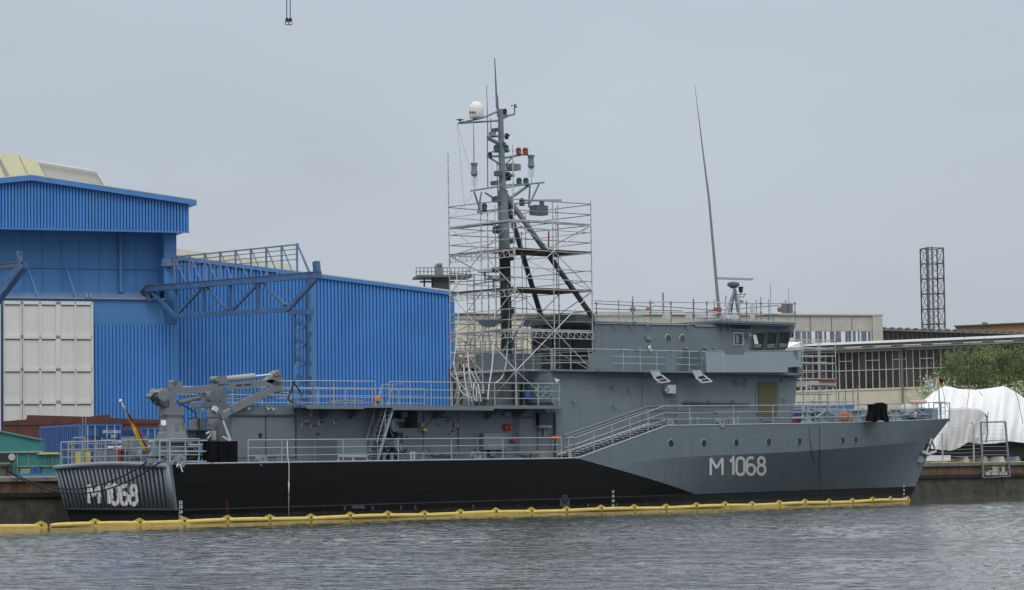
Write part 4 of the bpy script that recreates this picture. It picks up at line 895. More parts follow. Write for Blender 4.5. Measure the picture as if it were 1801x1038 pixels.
# ---- bridge-top radar, whip
zr_ = zu+.12
m = MB(); tp = P(1292, 509, 4.4)
for px, yy in ((1270, 3.4), (1284, 5.4), (1301, 4.4), (1278, 4.2)): m.tube([tp, P(px, 563, yy)], .05 if px < 1300 else .09, 8)
m.tube([P(1303, 512, 4.4), P(1303, 520, 4.4)], .03); m.tube([P(1297, 518, 4.4), P(1312, 517, 4.4)], .03); m.tube([P(1300, 531, 4.4), P(1308, 531, 4.4)], .04); m.tube([P(1306, 531, 4.4), P(1296, 545, 4.4)], .02); m.tube([P(1311, 517, 4.4), P(1300, 535, 4.4)], .025)
m.tube([P(1275, 540, 3.6), P(1277, 520, 3.6)], .03); r0 = part(m, 'radar_tripod', GREY2, bridge)
m = MB(); m.lathe(P(1290, 504, 4.4), [(.12, -.1), (.24, 0), (.32, .03), (.32, .14), (.28, .2), (.12, .24)], 18); part(m, 'radar_pedestal', mat('radar_slate', (.07, .1, .115)), r0)
m = MB(); m.bar(P(1263, 489.5, 4.4), P(1323, 491.5, 4.4), .14, .1); part(m, 'radar_scanner', RAILM, r0)
for py in (511, 526):
    m = MB(); m.lathe(P(1303, py, 4.4), [(.08, -.1), (.11, -.06), (.11, .1), (.14, .12), (.14, .18), (.05, .2)], 12); part(m, 'navigation_lamp', DARK if py < 520 else WHITE, r0)
wb = P(1266, 555, 3.4); m = MB(); wpts = [(1266, 556), (1262, 520), (1255, 440), (1247, 350), (1238, 280), (1230, 215), (1222, 150)]
m.tube([P(a, c, 3.4) for a, c in wpts], .1, 8, .01); part(m, 'whip_antenna', mat('antenna_pale', (.22, .225, .22), .6), bridge)
m = MB(); m.bx(1262, 541, 1269, 548, 3.2, .3); part(m, 'antenna_base', mat('antenna_red', (.3, .06, .03), .6), bridge)
for a in ((1166, 515), (1355, 498), (1387, 508)): 
    m = MB(); m.tube([P(a[0]+1, 562, 3), P(a[0], a[1], 3)], .045 if a[0] == 1166 else .015, 5); part(m, 'whip_antenna', GREY2, bridge)
for px in (1113, 1141, 1372):
    m = MB(); c = P(px, 544, 3.4); m.lathe(c, [(.02, -.14), (.13, -.12), (.15, 0), (.12, .1), (.05, .14)], 12); part(m, 'lamp', mat('dull_orange', (.3, .13, .045), .6, .2, 4), bridge)
m = MB(); m.lathe(P(1380, 551, 2.6), [(.17, 0), (.17, .5), (.1, .55)], 12); m.lathe(P(1389, 551, 2.6), [(.17, 0), (.17, .5), (.1, .55)], 12); split(m, 'bin', GALVD, bridge)
m = MB(); m.bx(1213, 549, 1217, 560, 2.6, .3); m.bx(1233, 553, 1300, 560, 3.5, .4); m.bx(1324, 535, 1327, 560, 3, .2); m.bx(1170, 552, 1180, 562, 2.5, .2); m.bx(1125, 546, 1147, 549, 2.6, .3); split(m, 'roof_fitting', ALU, bridge)
# ================================================================== SCAFFOLDS
Y0 = 2.0; x0s = P(905, 500, Y0).x; BX = (P(1041, 500, Y0).x-x0s)/2; BYd = 2.4
lifts = [zb_]+[P(905, y, Y0).z for y in (652, 580, 507, 438, 388)]
scf = thing('mast_scaffold', 'tall tube scaffold with plank decks wrapped round the ship mast', 'scaffold', (x0s+BX, Y0+BYd, zb_))
tops = {(0, 2): P(784, 270, Y0+2*BYd).z, (2, 0): P(1039, 352, Y0).z, (0, 0): P(903, 255, Y0).z+.0, (1, 2): lifts[5]+1, (2, 1): lifts[5]+1.2, (0, 1): P(842, 350, 4).z, (1, 0): P(970, 350, Y0).z, (2, 2): lifts[5]+.9}
for (i, j), zt_ in tops.items():
    x = x0s+i*BX; y = Y0+j*BYd; m = MB(); m.tube([(x, y, zb_), (x, y, zt_)], .026, 6)
    z = zb_+.5
    while z < zt_: m.tube([(x, y, z-.03), (x, y, z+.03)], .045, 6); z += .5
    part(m, 'scaffold_standard', GALV, scf)
def bay(a, c, zs_, r=.022, name='ledger'):
    for z in zs_:
        m = MB(); m.tube([(a[0], a[1], z), (c[0], c[1], z+random.uniform(-.05, .05))], r, 5); part(m, name, random.choice((GALV, GALVD)), scf)
pt = lambda i, j: (x0s+i*BX, Y0+j*BYd)
edges = [(pt(0, 0), pt(2, 0)), (pt(0, 0), pt(0, 2)), (pt(2, 0), pt(2, 2)), (pt(0, 2), pt(2, 2))]
zl_ = []
for z in lifts[1:]: zl_ += [z, z+.5, z+1.0]
for e_ in edges: bay(e_[0], e_[1], zl_)
bay(pt(0, 1), pt(2, 1), lifts[1:]); bay(pt(1, 0), pt(1, 2), lifts[1:])
for k in range(5):
    z0_, z1_ = lifts[k], lifts[k+1]
    fl_ = k % 2
    for (a, c) in ((pt(0, 0), pt(1, 0)), (pt(1, 0), pt(2, 0)), (pt(0, 0), pt(0, 1)), (pt(0, 1), pt(0, 2)), (pt(2, 0), pt(2, 2)), (pt(0, 2), pt(2, 2))):
        a_, c_ = (a, c) if fl_ else (c, a); m = MB(); m.tube([(a_[0], a_[1]-.03, z0_), (c_[0], c_[1]-.03, z1_)], .024, 5); part(m, 'brace', mat('bright_brace', (.5, .5, .49), .4, .15, metal=.3), scf); fl_ = 1-fl_
for k in range(3):
    for (a_, c_) in ((pt(0, 1), pt(0, 0)), (pt(0, 2), pt(0, 1)), (pt(0, 1), pt(1, 1)), (pt(1, 1), pt(2, 1))):
        if k % 2: a_, c_ = c_, a_
        m = MB(); m.tube([(a_[0]+.04, a_[1]+.04, lifts[k]), (c_[0]+.04, c_[1]+.04, lifts[k+1])], .022, 5); part(m, 'brace', MATS['bright_brace'], scf)
for (x, y, za, zz) in ((.45, .3, 0, 4), (1.35, .25, 2, 5), (.2, .8, 0, 5), (.15, 1.4, 0, 3), (1.6, .6, 3, 5)):
    m = MB(); m.tube([(x0s+x*BX, Y0+y*BYd, lifts[za]), (x0s+x*BX, Y0+y*BYd, lifts[zz]+.9)], .024, 5); part(m, 'scaffold_standard', GALV, scf)
m = MB()
for k in range(24): z = lifts[0]+k*.28; m.tube([(x0s+.1, Y0+BYd*1.5, z), (x0s+.5, Y0+BYd*1.5, z)], .015, 4)
m.tube([(x0s+.1, Y0+BYd*1.5, lifts[0]), (x0s+.1, Y0+BYd*1.5, lifts[3]+.8)], .02, 5); m.tube([(x0s+.5, Y0+BYd*1.5, lifts[0]), (x0s+.5, Y0+BYd*1.5, lifts[3]+.8)], .02, 5); part(m, 'access_ladder', GALV, scf)
def plank(i0, i1, j0, j1, z, name='plank_deck', mt=WOOD):
    n_ = 3; m = MB()
    for q in range(n_):
        ya = Y0+(j0+(j1-j0)*(q/n_))*BYd+.02; yb = Y0+(j0+(j1-j0)*((q+1)/n_))*BYd-.02; m.box(x0s+i0*BX, x0s+i1*BX, ya, yb, z+.03, z+.075)
    part(m, name, mt, scf)
for z in (lifts[3], lifts[4]): plank(0, 2, 0, 1.25, z); plank(0, .3, 1.27, 2, z)
for z in (lifts[1], lifts[2], lifts[5]): plank(0, 2, 0, .3, z, mt=GALV); plank(0, .35, .35, 2, z, mt=GALV)
m = MB(); m.tube([P(965, 435, 3), P(965, 406, 3)], .04)
part(m, 'warning_pole', REDP, scf)
# lattice beams under the decks
for z in (lifts[2], lifts[3], lifts[4]):
    m = MB()
    for a, c in (((pt(0, 0), pt(0, 2)), (pt(0, 0), pt(2, 0))) if z == lifts[2] else ((pt(0, 0), pt(0, 2)),)):
        A0 = V((a[0], a[1]-.06, z-.05)); C0 = V((c[0], c[1]-.06, z-.05)); m.bar(A0, C0, .035); m.bar(A0-V((0, 0, .3)), C0-V((0, 0, .3)), .035)
        for k in range(13): m.bar(A0.lerp(C0, k/12), A0.lerp(C0, k/12)-V((0, 0, .3)), .03); m.bar(A0.lerp(C0, k/12), A0.lerp(C0, min(1, (k+1)/12))-V((0, 0, .3)), .02)
    part(m, 'lattice_beam', GALV, scf)
m = MB(); a = V((pt(0, 2)[0]-.1, pt(0, 2)[1], lifts[0])); m.tube([P(800, 700, 6.8), P(829, 560, 6.8)], .022); m.tube([P(806, 700, 6.5), P(838, 560, 6.5)], .022)
for k in range(16): t_ = k/15; m.tube([P(800+29*t_, 700-140*t_, 6.8), P(806+32*t_, 700-140*t_, 6.5)], .015, 4)
part(m, 'access_ladder', GALV, scf)
# hoses hanging inside the scaffold
def curve2(pl, n=5):
    if len(pl) < 3: return pl
    o_ = []
    for i in range(len(pl)-1):
        p0, p1, p2, p3 = pl[max(i-1, 0)], pl[i], pl[i+1], pl[min(i+2, len(pl)-1)]
        for k in range(n):
            t = k/n; o_.append(tuple(.5*(2*p1[q]+(p2[q]-p0[q])*t+(2*p0[q]-5*p1[q]+4*p2[q]-p3[q])*t*t+(3*p1[q]-p0[q]-3*p2[q]+p3[q])*t**3) for q in (0, 1)))
    return o_+[pl[-1]]
hs = thing('hose_bundle', 'white hoses and cables hanging down through the mast scaffold to the boat deck', 'hoses', P(835, 704, 3.4))
for pl in ([(798, 640), (803, 662), (812, 690), (830, 700)], [(815, 640), (818, 670), (824, 704)], [(823, 620), (826, 660), (835, 704)], [(868, 600), (866, 640), (860, 680), (858, 703)], [(893, 600), (890, 640), (882, 665), (868, 675)], [(836, 655), (842, 668), (850, 680), (848, 702)], [(838, 680), (838, 706)], [(842, 676), (842, 706)], [(834, 674), (830, 706)], [(820, 640), (840, 676), (846, 706)], [(940, 650), (935, 680), (930, 705)], [(948, 655), (944, 680), (940, 702)], [(872, 500), (870, 560), (868, 600)], [(893, 500), (896, 550), (893, 600)], [(803, 480), (806, 560), (798, 640)]):
    m = MB(); yy_ = 3.4+random.uniform(-.5, .5); m.tube([P(a, c, yy_) for a, c in curve2(pl)], .03 if pl[0][1] > 560 else .02, 5); part(m, 'hose', WROPE, hs)
m = MB(); m.lathe(P(928, 700, 2.4), [(.2, 0), (.2, .3), (.1, .35)], 10); solo(m, 'blue_drum', CONT, 'small blue drum on the boat deck beneath the scaffold', 'drum')
# roof guard scaffold
rg = thing('roof_guard_rail', 'temporary tube guard rail of steel scaffold poles round the bridge roof', 'guard rail', P(1220, 563, 1.75))
YG = 1.75
for px in (1049, 1113, 1144, 1180, 1220, 1243, 1313, 1338, 1398):
    m = MB(); m.tube([P(px+.5, 565, YG), P(px, 521+(px % 7)*2, YG)], .025, 5)
    for q in (534, 550): m.tube([P(px, q-2, YG), P(px, q+2, YG)], .05, 5)
    part(m, 'guard_post', GALVD, rg)
for a, c in (((1045, 529), (1150, 533)), ((1140, 531), (1398, 534)), ((1045, 549), (1262, 549)), ((1260, 550), (1398, 553)), ((1045, 555), (1130, 556))):
    m = MB(); m.tube([P(*a, YG), P(*c, YG)], .028, 5); part(m, 'guard_rail', GALV, rg)
yg2 = 6.6
for a, c in (((1150, 538), (1260, 546)), ((1240, 548), (1370, 537)), ((1240, 560), (1370, 553)), ((1045, 534), (1150, 540)), ((1045, 543), (1200, 547))):
    m = MB(); m.tube([P(*a, yg2), P(*c, yg2)], .024, 5); part(m, 'guard_rail', GALVD, rg)
for px in (1088, 1112, 1219, 1256, 1330, 1352, 1382):
    m = MB(); m.tube([P(px+.5, 563, yg2), P(px, 527, yg2)], .024, 5); part(m, 'guard_post', GALVD, rg)
# scaffold on the quay behind the foredeck
def scaffold_tower(name, label, px0, px1, ytop, yb, Y, depth, lv, bays, group=None):
    a = P(px0, 700, Y).x; c = P(px1, 700, Y).x; base = max(QZ, P((px0+px1)/2, yb, Y).z); top_ = P((px0+px1)/2, ytop, Y).z
    t_ = thing(name, label, 'scaffold', ((a+c)/2, Y+depth/2, base), group)
    for i in range(bays+1):
        for j in (0, 1):
            x = a+(c-a)*i/bays; y = Y+depth*j; m = MB(); m.tube([(x, y, base), (x, y, top_+(.4 if j == 0 else 0))], .026, 5); part(m, 'scaffold_standard', GALV, t_)
    for k in range(1, lv+1):
        z = base+(top_-base)*k/lv
        for q in (0, -.9, -.45):
            for (p0, p1) in (((a, Y), (c, Y)), ((a, Y+depth), (c, Y+depth)), ((a, Y), (a, Y+depth)), ((c, Y), (c, Y+depth))):
                m = MB(); m.tube([(p0[0], p0[1], z+q), (p1[0], p1[1], z+q)], .022, 5); part(m, 'ledger', GALV, t_)
        m = MB(); m.box(a, c, Y+.1, Y+depth-.1, z-1.35, z-1.3); part(m, 'plank_deck', GALV, t_)
    return t_
scaffold_tower('quay_scaffold', 'narrow tube scaffold tower on the quay just ahead of the bridge front', 1410, 1471, 598, 760, 11.2, 1.2, 4, 2)
tl = scaffold_tower('quay_scaffold', 'low tube scaffold on the quay behind the foredeck with bare poles sticking up', 1433, 1508, 706, 770, 10.9, 1.2, 1, 3)
for px, py in ((1440, 690), (1455, 692), (1475, 688), (1487, 685), (1500, 684), (1509, 678)):
    m = MB(); m.tube([P(px+1, 740, 11.0), P(px, py, 11.0)], .028, 5); part(m, 'upright_pole', GALVD, tl)
m = MB(); m.tube([P(1445, 735, 11), P(1467, 689, 11)], .025); m.tube([P(1412, 735, 11), P(1419, 672, 11)], .025); m.tube([P(1422, 735, 11), P(1427, 672, 11)], .025)
for k in range(10): m.tube([P(1412+k*.8, 735-k*6.6, 11), P(1422+k*.6, 735-k*6.6, 11)], .015, 4)
part(m, 'access_ladder', ALU, tl)
# ================================================================== MOORING, BOOMS
def boom(pts, label, nseg_px, wy):
    t_ = thing('oil_boom', label, 'oil boom', pts[0])
    tot = sum((V(b_)-V(a)).length for a, b_ in zip(pts, pts[1:])); seg = 2.1; n_ = max(1, round(tot/seg))
    def at(s_):
        s_ = max(0, min(tot, s_))
        for a, b_ in zip(pts, pts[1:]):
            l_ = (V(b_)-V(a)).length
            if s_ <= l_+1e-6: return V(a).lerp(V(b_), s_/l_)
            s_ -= l_
        return V(pts[-1])
    wob = lambda s_: V((0, 0, .02*math.sin(s_*.9)))+V((0, .1*math.sin(s_*.35), 0))
    for k in range(n_):
        s0 = tot*k/n_+.06; s1 = tot*(k+1)/n_-.06; m = MB(); fr_ = [0, .12, .3, .5, .7, .88, 1]; rr = [.07, .092, .098, .098, .098, .092, .07]
        P_ = [at(s0+(s1-s0)*f_)+wob(s0+(s1-s0)*f_) for f_ in fr_]; rings = []
        d = (P_[-1]-P_[0]).normalized(); x = d.cross(UP).normalized()
        for p_, r_ in zip(P_, rr): rings.append([m.a(p_+V((0, 0, .0))+(x*math.cos(q*math.pi/5)+UP*math.sin(q*math.pi/5))*r_) for q in range(10)])
        for i in range(6):
            for q in range(10): m.f.append([rings[i][q], rings[i][(q+1) % 10], rings[i+1][(q+1) % 10], rings[i+1][q]])
        m.f.append(rings[0]); m.f.append(rings[-1]); part(m, 'float', BOOMM, t_, smooth=True)
        c_ = at(s1+.06)+wob(s1); m = MB(); m.prism([c_-d*.3+V((0, -.02, -.08)), c_-d*.26+V((0, -.02, .1)), c_+V((0, -.02, .21)), c_+d*.26+V((0, -.02, .1)), c_+d*.3+V((0, -.02, -.08))], (0, .05, 0)); o = part(m, 'connector', BOOMC, t_)
        m = MB(); m.ball(c_+V((0, -.05, .06)), .04, 8); part(m, 'bolt', DARK, o)
    m = MB()
    for k in range(n_): 
        a = at(tot*k/n_); b_ = at(tot*(k+1)/n_); m.face([a+V((0, 0, -.02)), b_+V((0, 0, -.02)), b_+V((0, 0, -.3)), a+V((0, 0, -.3))])
    part(m, 'skirt', BOOMC, t_)
BOOMM = mat('boom_yellow', (.6, .45, .12), .5, .14, 3, .25, dirt=(.3, .22, .05)); BOOMC = mat('boom_yellow_faded', (.52, .37, .07), .7, .25, 5)
def B(px, py): d = ray(px, py); return CX+d*((.06-CX.z)/d.z)
boom([V((-6.6, -1.1, -.07)), V((0, -1.2, -.07)), V((10, -1.1, -.07)), V((20, -1.0, -.07)), V((30, -.9, -.07)), V((36, -.4, -.07)), V((42, .6, -.07)), V((47.4, 2.0, -.07))], 'long yellow floating oil boom lying on the water alongside the whole hull', 0, 0)
boom([V((-12, -1.0, -.07)), V((-6.95, -1.15, -.07))], 'short yellow floating oil boom at the left edge, astern of the ship', 0, 0)
for o in list(sc.objects):
    if o.name.startswith('oil_boom'): pass
bl = P(2, 842, QY+.4)
m = MB(); bp_ = D(8, 824, 124); bz = QZ
bq = thing('quay_bollard', 'dark iron mooring bollard on the quay edge holding the stern lines', 'bollard', (P(8, 820, QY+.7).x, QY+.7, QZ))
bxx = WO[bq]; m.lathe(bxx, [(.25, 0), (.22, .1), (.2, .42), (.33, .5), (.34, .6), (.2, .66)], 16); part(m, 'post', mat('bollard_iron', (.06, .06, .055), .7), bq)
tops_ = V((-.45, .5, 2.5))
for nm, a, c, dz, lab in (('a', bxx+V((0, -.2, .3)), V((-.5, .35, 2.38)), 1.15, 'black mooring rope sagging lowest from quay bollard to the stern corner'), ('b', bxx+V((0, -.25, .35)), V((-.55, 1.2, 2.42)), 1.0, 'black mooring rope just above the lowest one, from quay bollard to the stern'),):
    m = MB(); m.tube(sag(a, c, dz, 14), .032, 6); solo(m, 'mooring_rope', ROPE, lab, 'rope', 'stern mooring ropes', True)
m = MB(); m.tube([V((-.3, 1.6, 2.5)), V((.1, 1.2, 2.55)), V((.8, .5, 2.5)), V((1.2, .3, 2.5))], .06, 8); m.tube([V((-.45, 1.1, 2.4)), V((.2, .9, 2.5)), V((1, .2, 2.45))], .05, 8); solo(m, 'rope_coil', ROPE, 'thick black ropes lying over the stern corner by the first fairlead', 'rope', smooth=True)
m = MB(); m.tube(sag(P(32, 842, QY-.05), P(0, 866, QY), .3, 8)+[P(-20, 868, QY)], .02, 5); solo(m, 'thin_line', ROPE, 'thin dark line drooping down the quay face at the left edge', 'rope', smooth=True)
m = MB(); m.tube([P(505, 774, -.05), P(506, 800, -.12), H(508.5, 822, .12), H(508, 862, .1), H(507.5, 908, .12)], .018, 5); m.tube([H(508, 848, .12), H(508, 872, .12)], .028, 5); solo(m, 'hanging_rope', WROPE, 'thin white rope hanging down the black hull side into the water', 'rope', smooth=True)
m = MB(); m.tube([P(313, 816, -.1), P(311, 821, -.15)], .03); m.tube([P(316, 816, -.1), P(321, 830, -.15)], .03); solo(m, 'rope_tail', WROPE, 'short frayed white rope ends hanging below the sternmost fairlead', 'rope')
m = MB(); m.tube([H(1442, 748, .05), H(1442, 790, .06), H(1442, 830, .06), H(1442, 884, .1)], .014, 4); solo(m, 'hanging_rope', ROPE, 'thin dark line hanging straight down the bow plating to the water', 'rope')
m = MB(); m.tube([H(1423, 748, .05), H(1424, 765, .06), H(1428, 795, .06), H(1432, 812, .06), H(1438, 815, .06)], .012, 4); solo(m, 'looped_cable', ROPE, 'thin looped dark cable hanging on the bow plating left of the straight line', 'rope')
# ================================================================== YARD BACKGROUND
def frect(m, fr, x0, y0, x1, y1, d0, d1):
    a0, zt = fr.hit(x0, y0); a1, _ = fr.hit(x1, y0); _, zb2 = fr.hit((x0+x1)/2, y1); _, zt = fr.hit((x0+x1)/2, y0)
    m.box(a0, a1, d0, d1, zb2, zt)
def fpoly(m, fr, px, d0, d1):
    m.prism([(fr.hit(*q)[0], d0, fr.hit(*q)[1]) for q in px], (0, d1-d0, 0))
def corrug(m, fr, a0, a1, zlo, zhi, d, pitch=.26, dep=.06):
    n_ = int((a1-a0)/pitch); prof = []
    for k in range(n_):
        a = a0+k*pitch; prof += [(a, 0), (a+pitch*.58, 0), (a+pitch*.66, dep), (a+pitch*.92, dep)]
    prof.append((a1, 0)); I = [(m.a((a, d+q, zlo(a))), m.a((a, d+q, zhi(a)))) for a, q in prof]
    for (p, q), (r_, s_) in zip(I, I[1:]): m.f.append([p, r_, s_, q])
def root(name, label, cat, fr, px, group=None):
    a, _ = fr.hit(px, 780); return thing(name, label, cat, fr.w((a, 2, QZ)), group)
FA = Fr(160, 175, 22)
def zline(fr, p, q):
    (a0, z0), (a1, z1) = fr.hit(*p), fr.hit(*q); return lambda a: z0+(z1-z0)*(a-a0)/(a1-a0)
# ---- hall A
ha = root('shipyard_hall', 'tall blue gabled assembly hall with white sliding doors at the left edge', 'hall', FA, 120)
aL = FA.hit(-120, 500)[0]; a322 = FA.hit(321, 400)[0]; apk = FA.hit(45, 313)[0]; a308 = FA.hit(308, 500)[0]
zr1 = zline(FA, (45, 314), (330, 357)); zpk = zr1(apk)
ztopA = lambda a: zr1(a) if a > apk else zpk-(apk-a)*(zpk-zr1(apk+10))/10
zcb = zline(FA, (0, 404), (322, 412))
m = MB(FA); corrug(m, FA, aL, a322, zcb, lambda a: ztopA(a)-.3, -1.62, .21, .12); part(m, 'gable_cladding', BLUEW, ha)
m = MB(FA)
pk = [(aL, ztopA(aL)), (apk, zpk), (a322+.45, zr1(a322+.45))]
for (p, q), (r_, s_) in zip(pk, pk[1:]): m.prism([(p, -1.95, q-.32), (r_, -1.95, s_-.32), (r_, -1.95, s_), (p, -1.95, q)], (0, 3, 0))
part(m, 'roof_fascia', mat('fascia_blue', (.06, .2, .47), .5, .08, 1, .2), ha)
m = MB(FA)
for (p, q), (r_, s_) in zip(pk, pk[1:]): m.prism([(p, -1.9, q+.02), (r_, -1.9, s_+.02), (r_, 60, s_+.02), (p, 60, q+.02)], (0, 0, .06))
part(m, 'roof', mat('hall_roof_white', (.55, .55, .5), .6), ha)
m = MB(FA); m.prism([(aL, -1.5, zcb(aL)+.03), (a322-.05, -1.5, zcb(a322)+.03), (a322-.05, -1.5, zr1(a322)-.4), (apk, -1.5, zpk-.4), (aL, -1.5, ztopA(aL)-.4)], (0, 60, 0))
m.box(aL, a322+.02, -1.66, -1.58, zcb(a322)-.06, zcb(a322)+.05); part(m, 'upper_body', BLUEP, ha)
# recessed panel wall, sill, lower wall
z525 = FA.hit(200, 527)[1]; z572 = FA.hit(230, 572)[1]; z500 = FA.hit(200, 513)[1]
m = MB(FA); m.box(aL, a308, .9, 60, z500-.6, zcb(a308)+.2); m.box(FA.hit(286, 500)[0], a308, -.4, 60, QZ, zcb(a308)+.1); part(m, 'panel_wall', BLUEP, ha)
m = MB(FA); m.prism([(aL, -.35, z525), (aL, .9, z500), (a308-1, .9, z500), (a308-1, -.35, z525)], (0, 0, -.15)); part(m, 'sloping_ledge', mat('ledge_blue_grey', (.12, .2, .33), .7, .2, 1), ha)
m = MB(FA); a215 = FA.hit(216, 450)[0]; m.box(a215-.09, a215+.09, .55, .9, z500, zcb(0)); m.box(aL, a308, .8, .9, FA.hit(150, 470)[1]-.04, FA.hit(150, 470)[1]+.03)
for px in (47, 80, 113, 146, 180, 245): a = FA.hit(px, 450)[0]; m.box(a-.02, a+.02, .86, .9, z500, zcb(0))
for x0, x1 in ((49, 67), (116, 134)): m.bar((FA.hit(x0, 470, .6)[0], .6, FA.hit(x0, 470, .6)[1]), (FA.hit(x1, 526, -.2)[0], -.3, FA.hit(x1, 526, -.2)[1]), .09)
part(m, 'wall_rib', BLUEP, ha)
m = MB(FA); a158 = FA.hit(158, 600)[0]; m.box(aL, a308, -.4, 60, z572, z525); part(m, 'lintel_panel', BLUEP, ha)
m = MB(FA); corrug(m, FA, a158, a308, lambda a: QZ, lambda a: z572+.02, -.5, .24, .13); m.box(aL, a308, -.3, 60, QZ, z572); part(m, 'lower_cladding', BLUEW, ha)
zdt = FA.hit(80, 532)[1]; zdb = FA.hit(80, 736)[1]; a0d = FA.hit(2, 600)[0]
m = MB(FA); m.box(a0d, a158-.02, -.8, -.5, zdb-.8, zdt); m.box(aL, FA.hit(-3, 600)[0], -.8, -.5, zdb-.8, zdt); dr = part(m, 'sliding_door', mat('door_white', (.6, .61, .59), .6, .06, .6, .25, dirt=(.4, .4, .37)), ha)
m = MB(FA); cols = [(2, 2), (31, 36), (64, 67), (93, 101), (126, 128), (155, 158)]
for x0, x1 in cols: m.box(FA.hit(x0, 600)[0], FA.hit(x1, 600)[0]+.03, -.9, -.8, zdb-.8, zdt)
for y in (534, 594, 651, 708): z_ = FA.hit(80, y)[1]; m.box(a0d, a158-.02, -.9, -.8, z_-.12, z_+.1)
part(m, 'door_frame', MATS['door_white'], dr)
m = MB(FA)
for x0, x1 in ((5, 30), (38, 62), (69, 92), (103, 125), (130, 153)):
    for y in (537.5, 597.5, 654.5, 711.5): z_ = FA.hit(80, y)[1]; m.box(FA.hit(x0, 600)[0], FA.hit(x1, 600)[0], -.86, -.8, z_-.05, z_+.03)
m.box(FA.hit(34, 600)[0]-.015, FA.hit(34, 600)[0]+.015, -.93, -.9, zdb-.8, zdt); part(m, 'door_gap', mat('gap_grey', (.12, .12, .12)), dr)
m = MB(FA); m.box(aL, FA.hit(286, 530)[0], -.6, -.35, z525-.02, z525+.08)
for px in (146, 153): a = FA.hit(px, 525)[0]; m.box(a, a+.15, -.7, -.4, z525+.08, z525+.32)
part(m, 'door_rail', mat('rail_blue_grey', (.2, .26, .33), .6), ha)
# ---- hall B
hb_ = root('shipyard_hall', 'lower blue corrugated hall with sloping roof right behind the ship deck', 'hall', FA, 560)
a790 = FA.hit(797, 600)[0]; zrb = zline(FA, (310, 452), (790, 514)); a305 = FA.hit(305, 480)[0]
m = MB(FA); corrug(m, FA, a308+.02, a790, lambda a: QZ, lambda a: zrb(a)-.12, -.36, .25, .14); part(m, 'wall_cladding', BLUEW, hb_)
m = MB(FA); m.prism([(a308+.05, -.2, QZ), (a790-.02, -.2, QZ), (a790-.02, -.2, zrb(a790)-.2), (a308+.05, -.2, zrb(a308)-.2)], (0, 50, 0)); part(m, 'hall_body', BLUEP, hb_)
m = MB(FA); m.prism([(a305+.1, -.5, zrb(a305)-.25), (a790+.15, -.5, zrb(a790)-.25), (a790+.15, -.5, zrb(a790)), (a305+.1, -.5, zrb(a305))], (0, .5, 0)); part(m, 'roof_fascia', MATS['fascia_blue'], hb_)
m = MB(FA); m.prism([(a305+.1, -.45, zrb(a305)+.01), (a790+.15, -.45, zrb(a790)+.01), (a790+.15, 50, zrb(a790)+.01), (a305+.1, 50, zrb(a305)+.01)], (0, 0, .08)); part(m, 'roof', MATS['hall_roof_white'], hb_)
rl = root('roof_monitor', 'pale roof monitor strip showing above the eave of the lower blue hall', 'roof light', Fr(160, 200, 22), 420)
FR2 = Fr(310, 195, 22); m = MB(FR2); fpoly(m, FR2, [(309, 437), (520, 466), (520, 490), (309, 455)], 0, 6); part(m, 'monitor_wall', mat('pale_roof', (.5, .49, .42), .7), rl)
# vertical panel strip and lattice column
m = MB(FA); frect(m, FA, 511, 545, 522, 780, -.5, -.3); frect(m, FA, 540, 480, 552, 780, -.55, -.3); part(m, 'wall_strip', BLUEP, hb_)
# ---- cantilever gantry
c0_, c0z = FA.hit(258, 505, -.6); W0 = FA.w((c0_, -.6, 0))
FT = Fr(0, 100, 0); FT.o = V((W0.x, W0.y, 0)); ang = R_(-42); FT.u = Rh*math.cos(ang)+Fh*math.sin(ang); FT.n = -Rh*math.sin(ang)+Fh*math.cos(ang)
gt = thing('gantry_bracket', 'blue steel lattice bracket with rusty top chord reaching out from the hall over the door', 'gantry', FT.w((2, 0, c0z-2)))
def fb(m, fr, p, q, w_, d=0, h=None):
    a, b_ = fr.hit(p[0], p[1], d), fr.hit(q[0], q[1], d); m.bar(fr.w((a[0], d, a[1])), fr.w((b_[0], d, b_[1])), w_, h)
for d_ in (0, 1.0):
    m = MB(); fb(m, FT, (258, 508), (562, 483), .36, d_, .42); part(m, 'top_chord', BLUES, gt); m = MB(); fb(m, FT, (257, 504.5), (562, 479.5), .36, d_, .07); part(m, 'rail', RUSTS, gt)
    m = MB(); fb(m, FT, (308, 556), (505, 545), .28, d_); part(m, 'bottom_chord', BLUES, gt)
    m = MB(); fb(m, FT, (262, 508), (308, 556), .2, d_); fb(m, FT, (505, 545), (560, 485), .3, d_)
    for a, c in (((310, 554), (355, 506)), ((362, 506), (400, 546)), ((408, 546), (452, 500)), ((462, 500), (502, 538)), ((309, 503), (310, 554)), ((357, 500), (357, 550)), ((405, 500), (405, 549)), ((455, 495), (455, 545)), ((258, 505), (262, 530))): fb(m, FT, a, c, .19, d_)
    part(m, 'lattice', BLUES, gt)
m = MB(); fb(m, FT, (256, 506), (263, 526), .2, .5, 1.0); part(m, 'end_plate', mat('end_dark', (.04, .035, .03), .7), gt)
m = MB(); fb(m, FT, (556, 460), (558, 482), .35, .5); part(m, 'buffer', BLUES, gt)
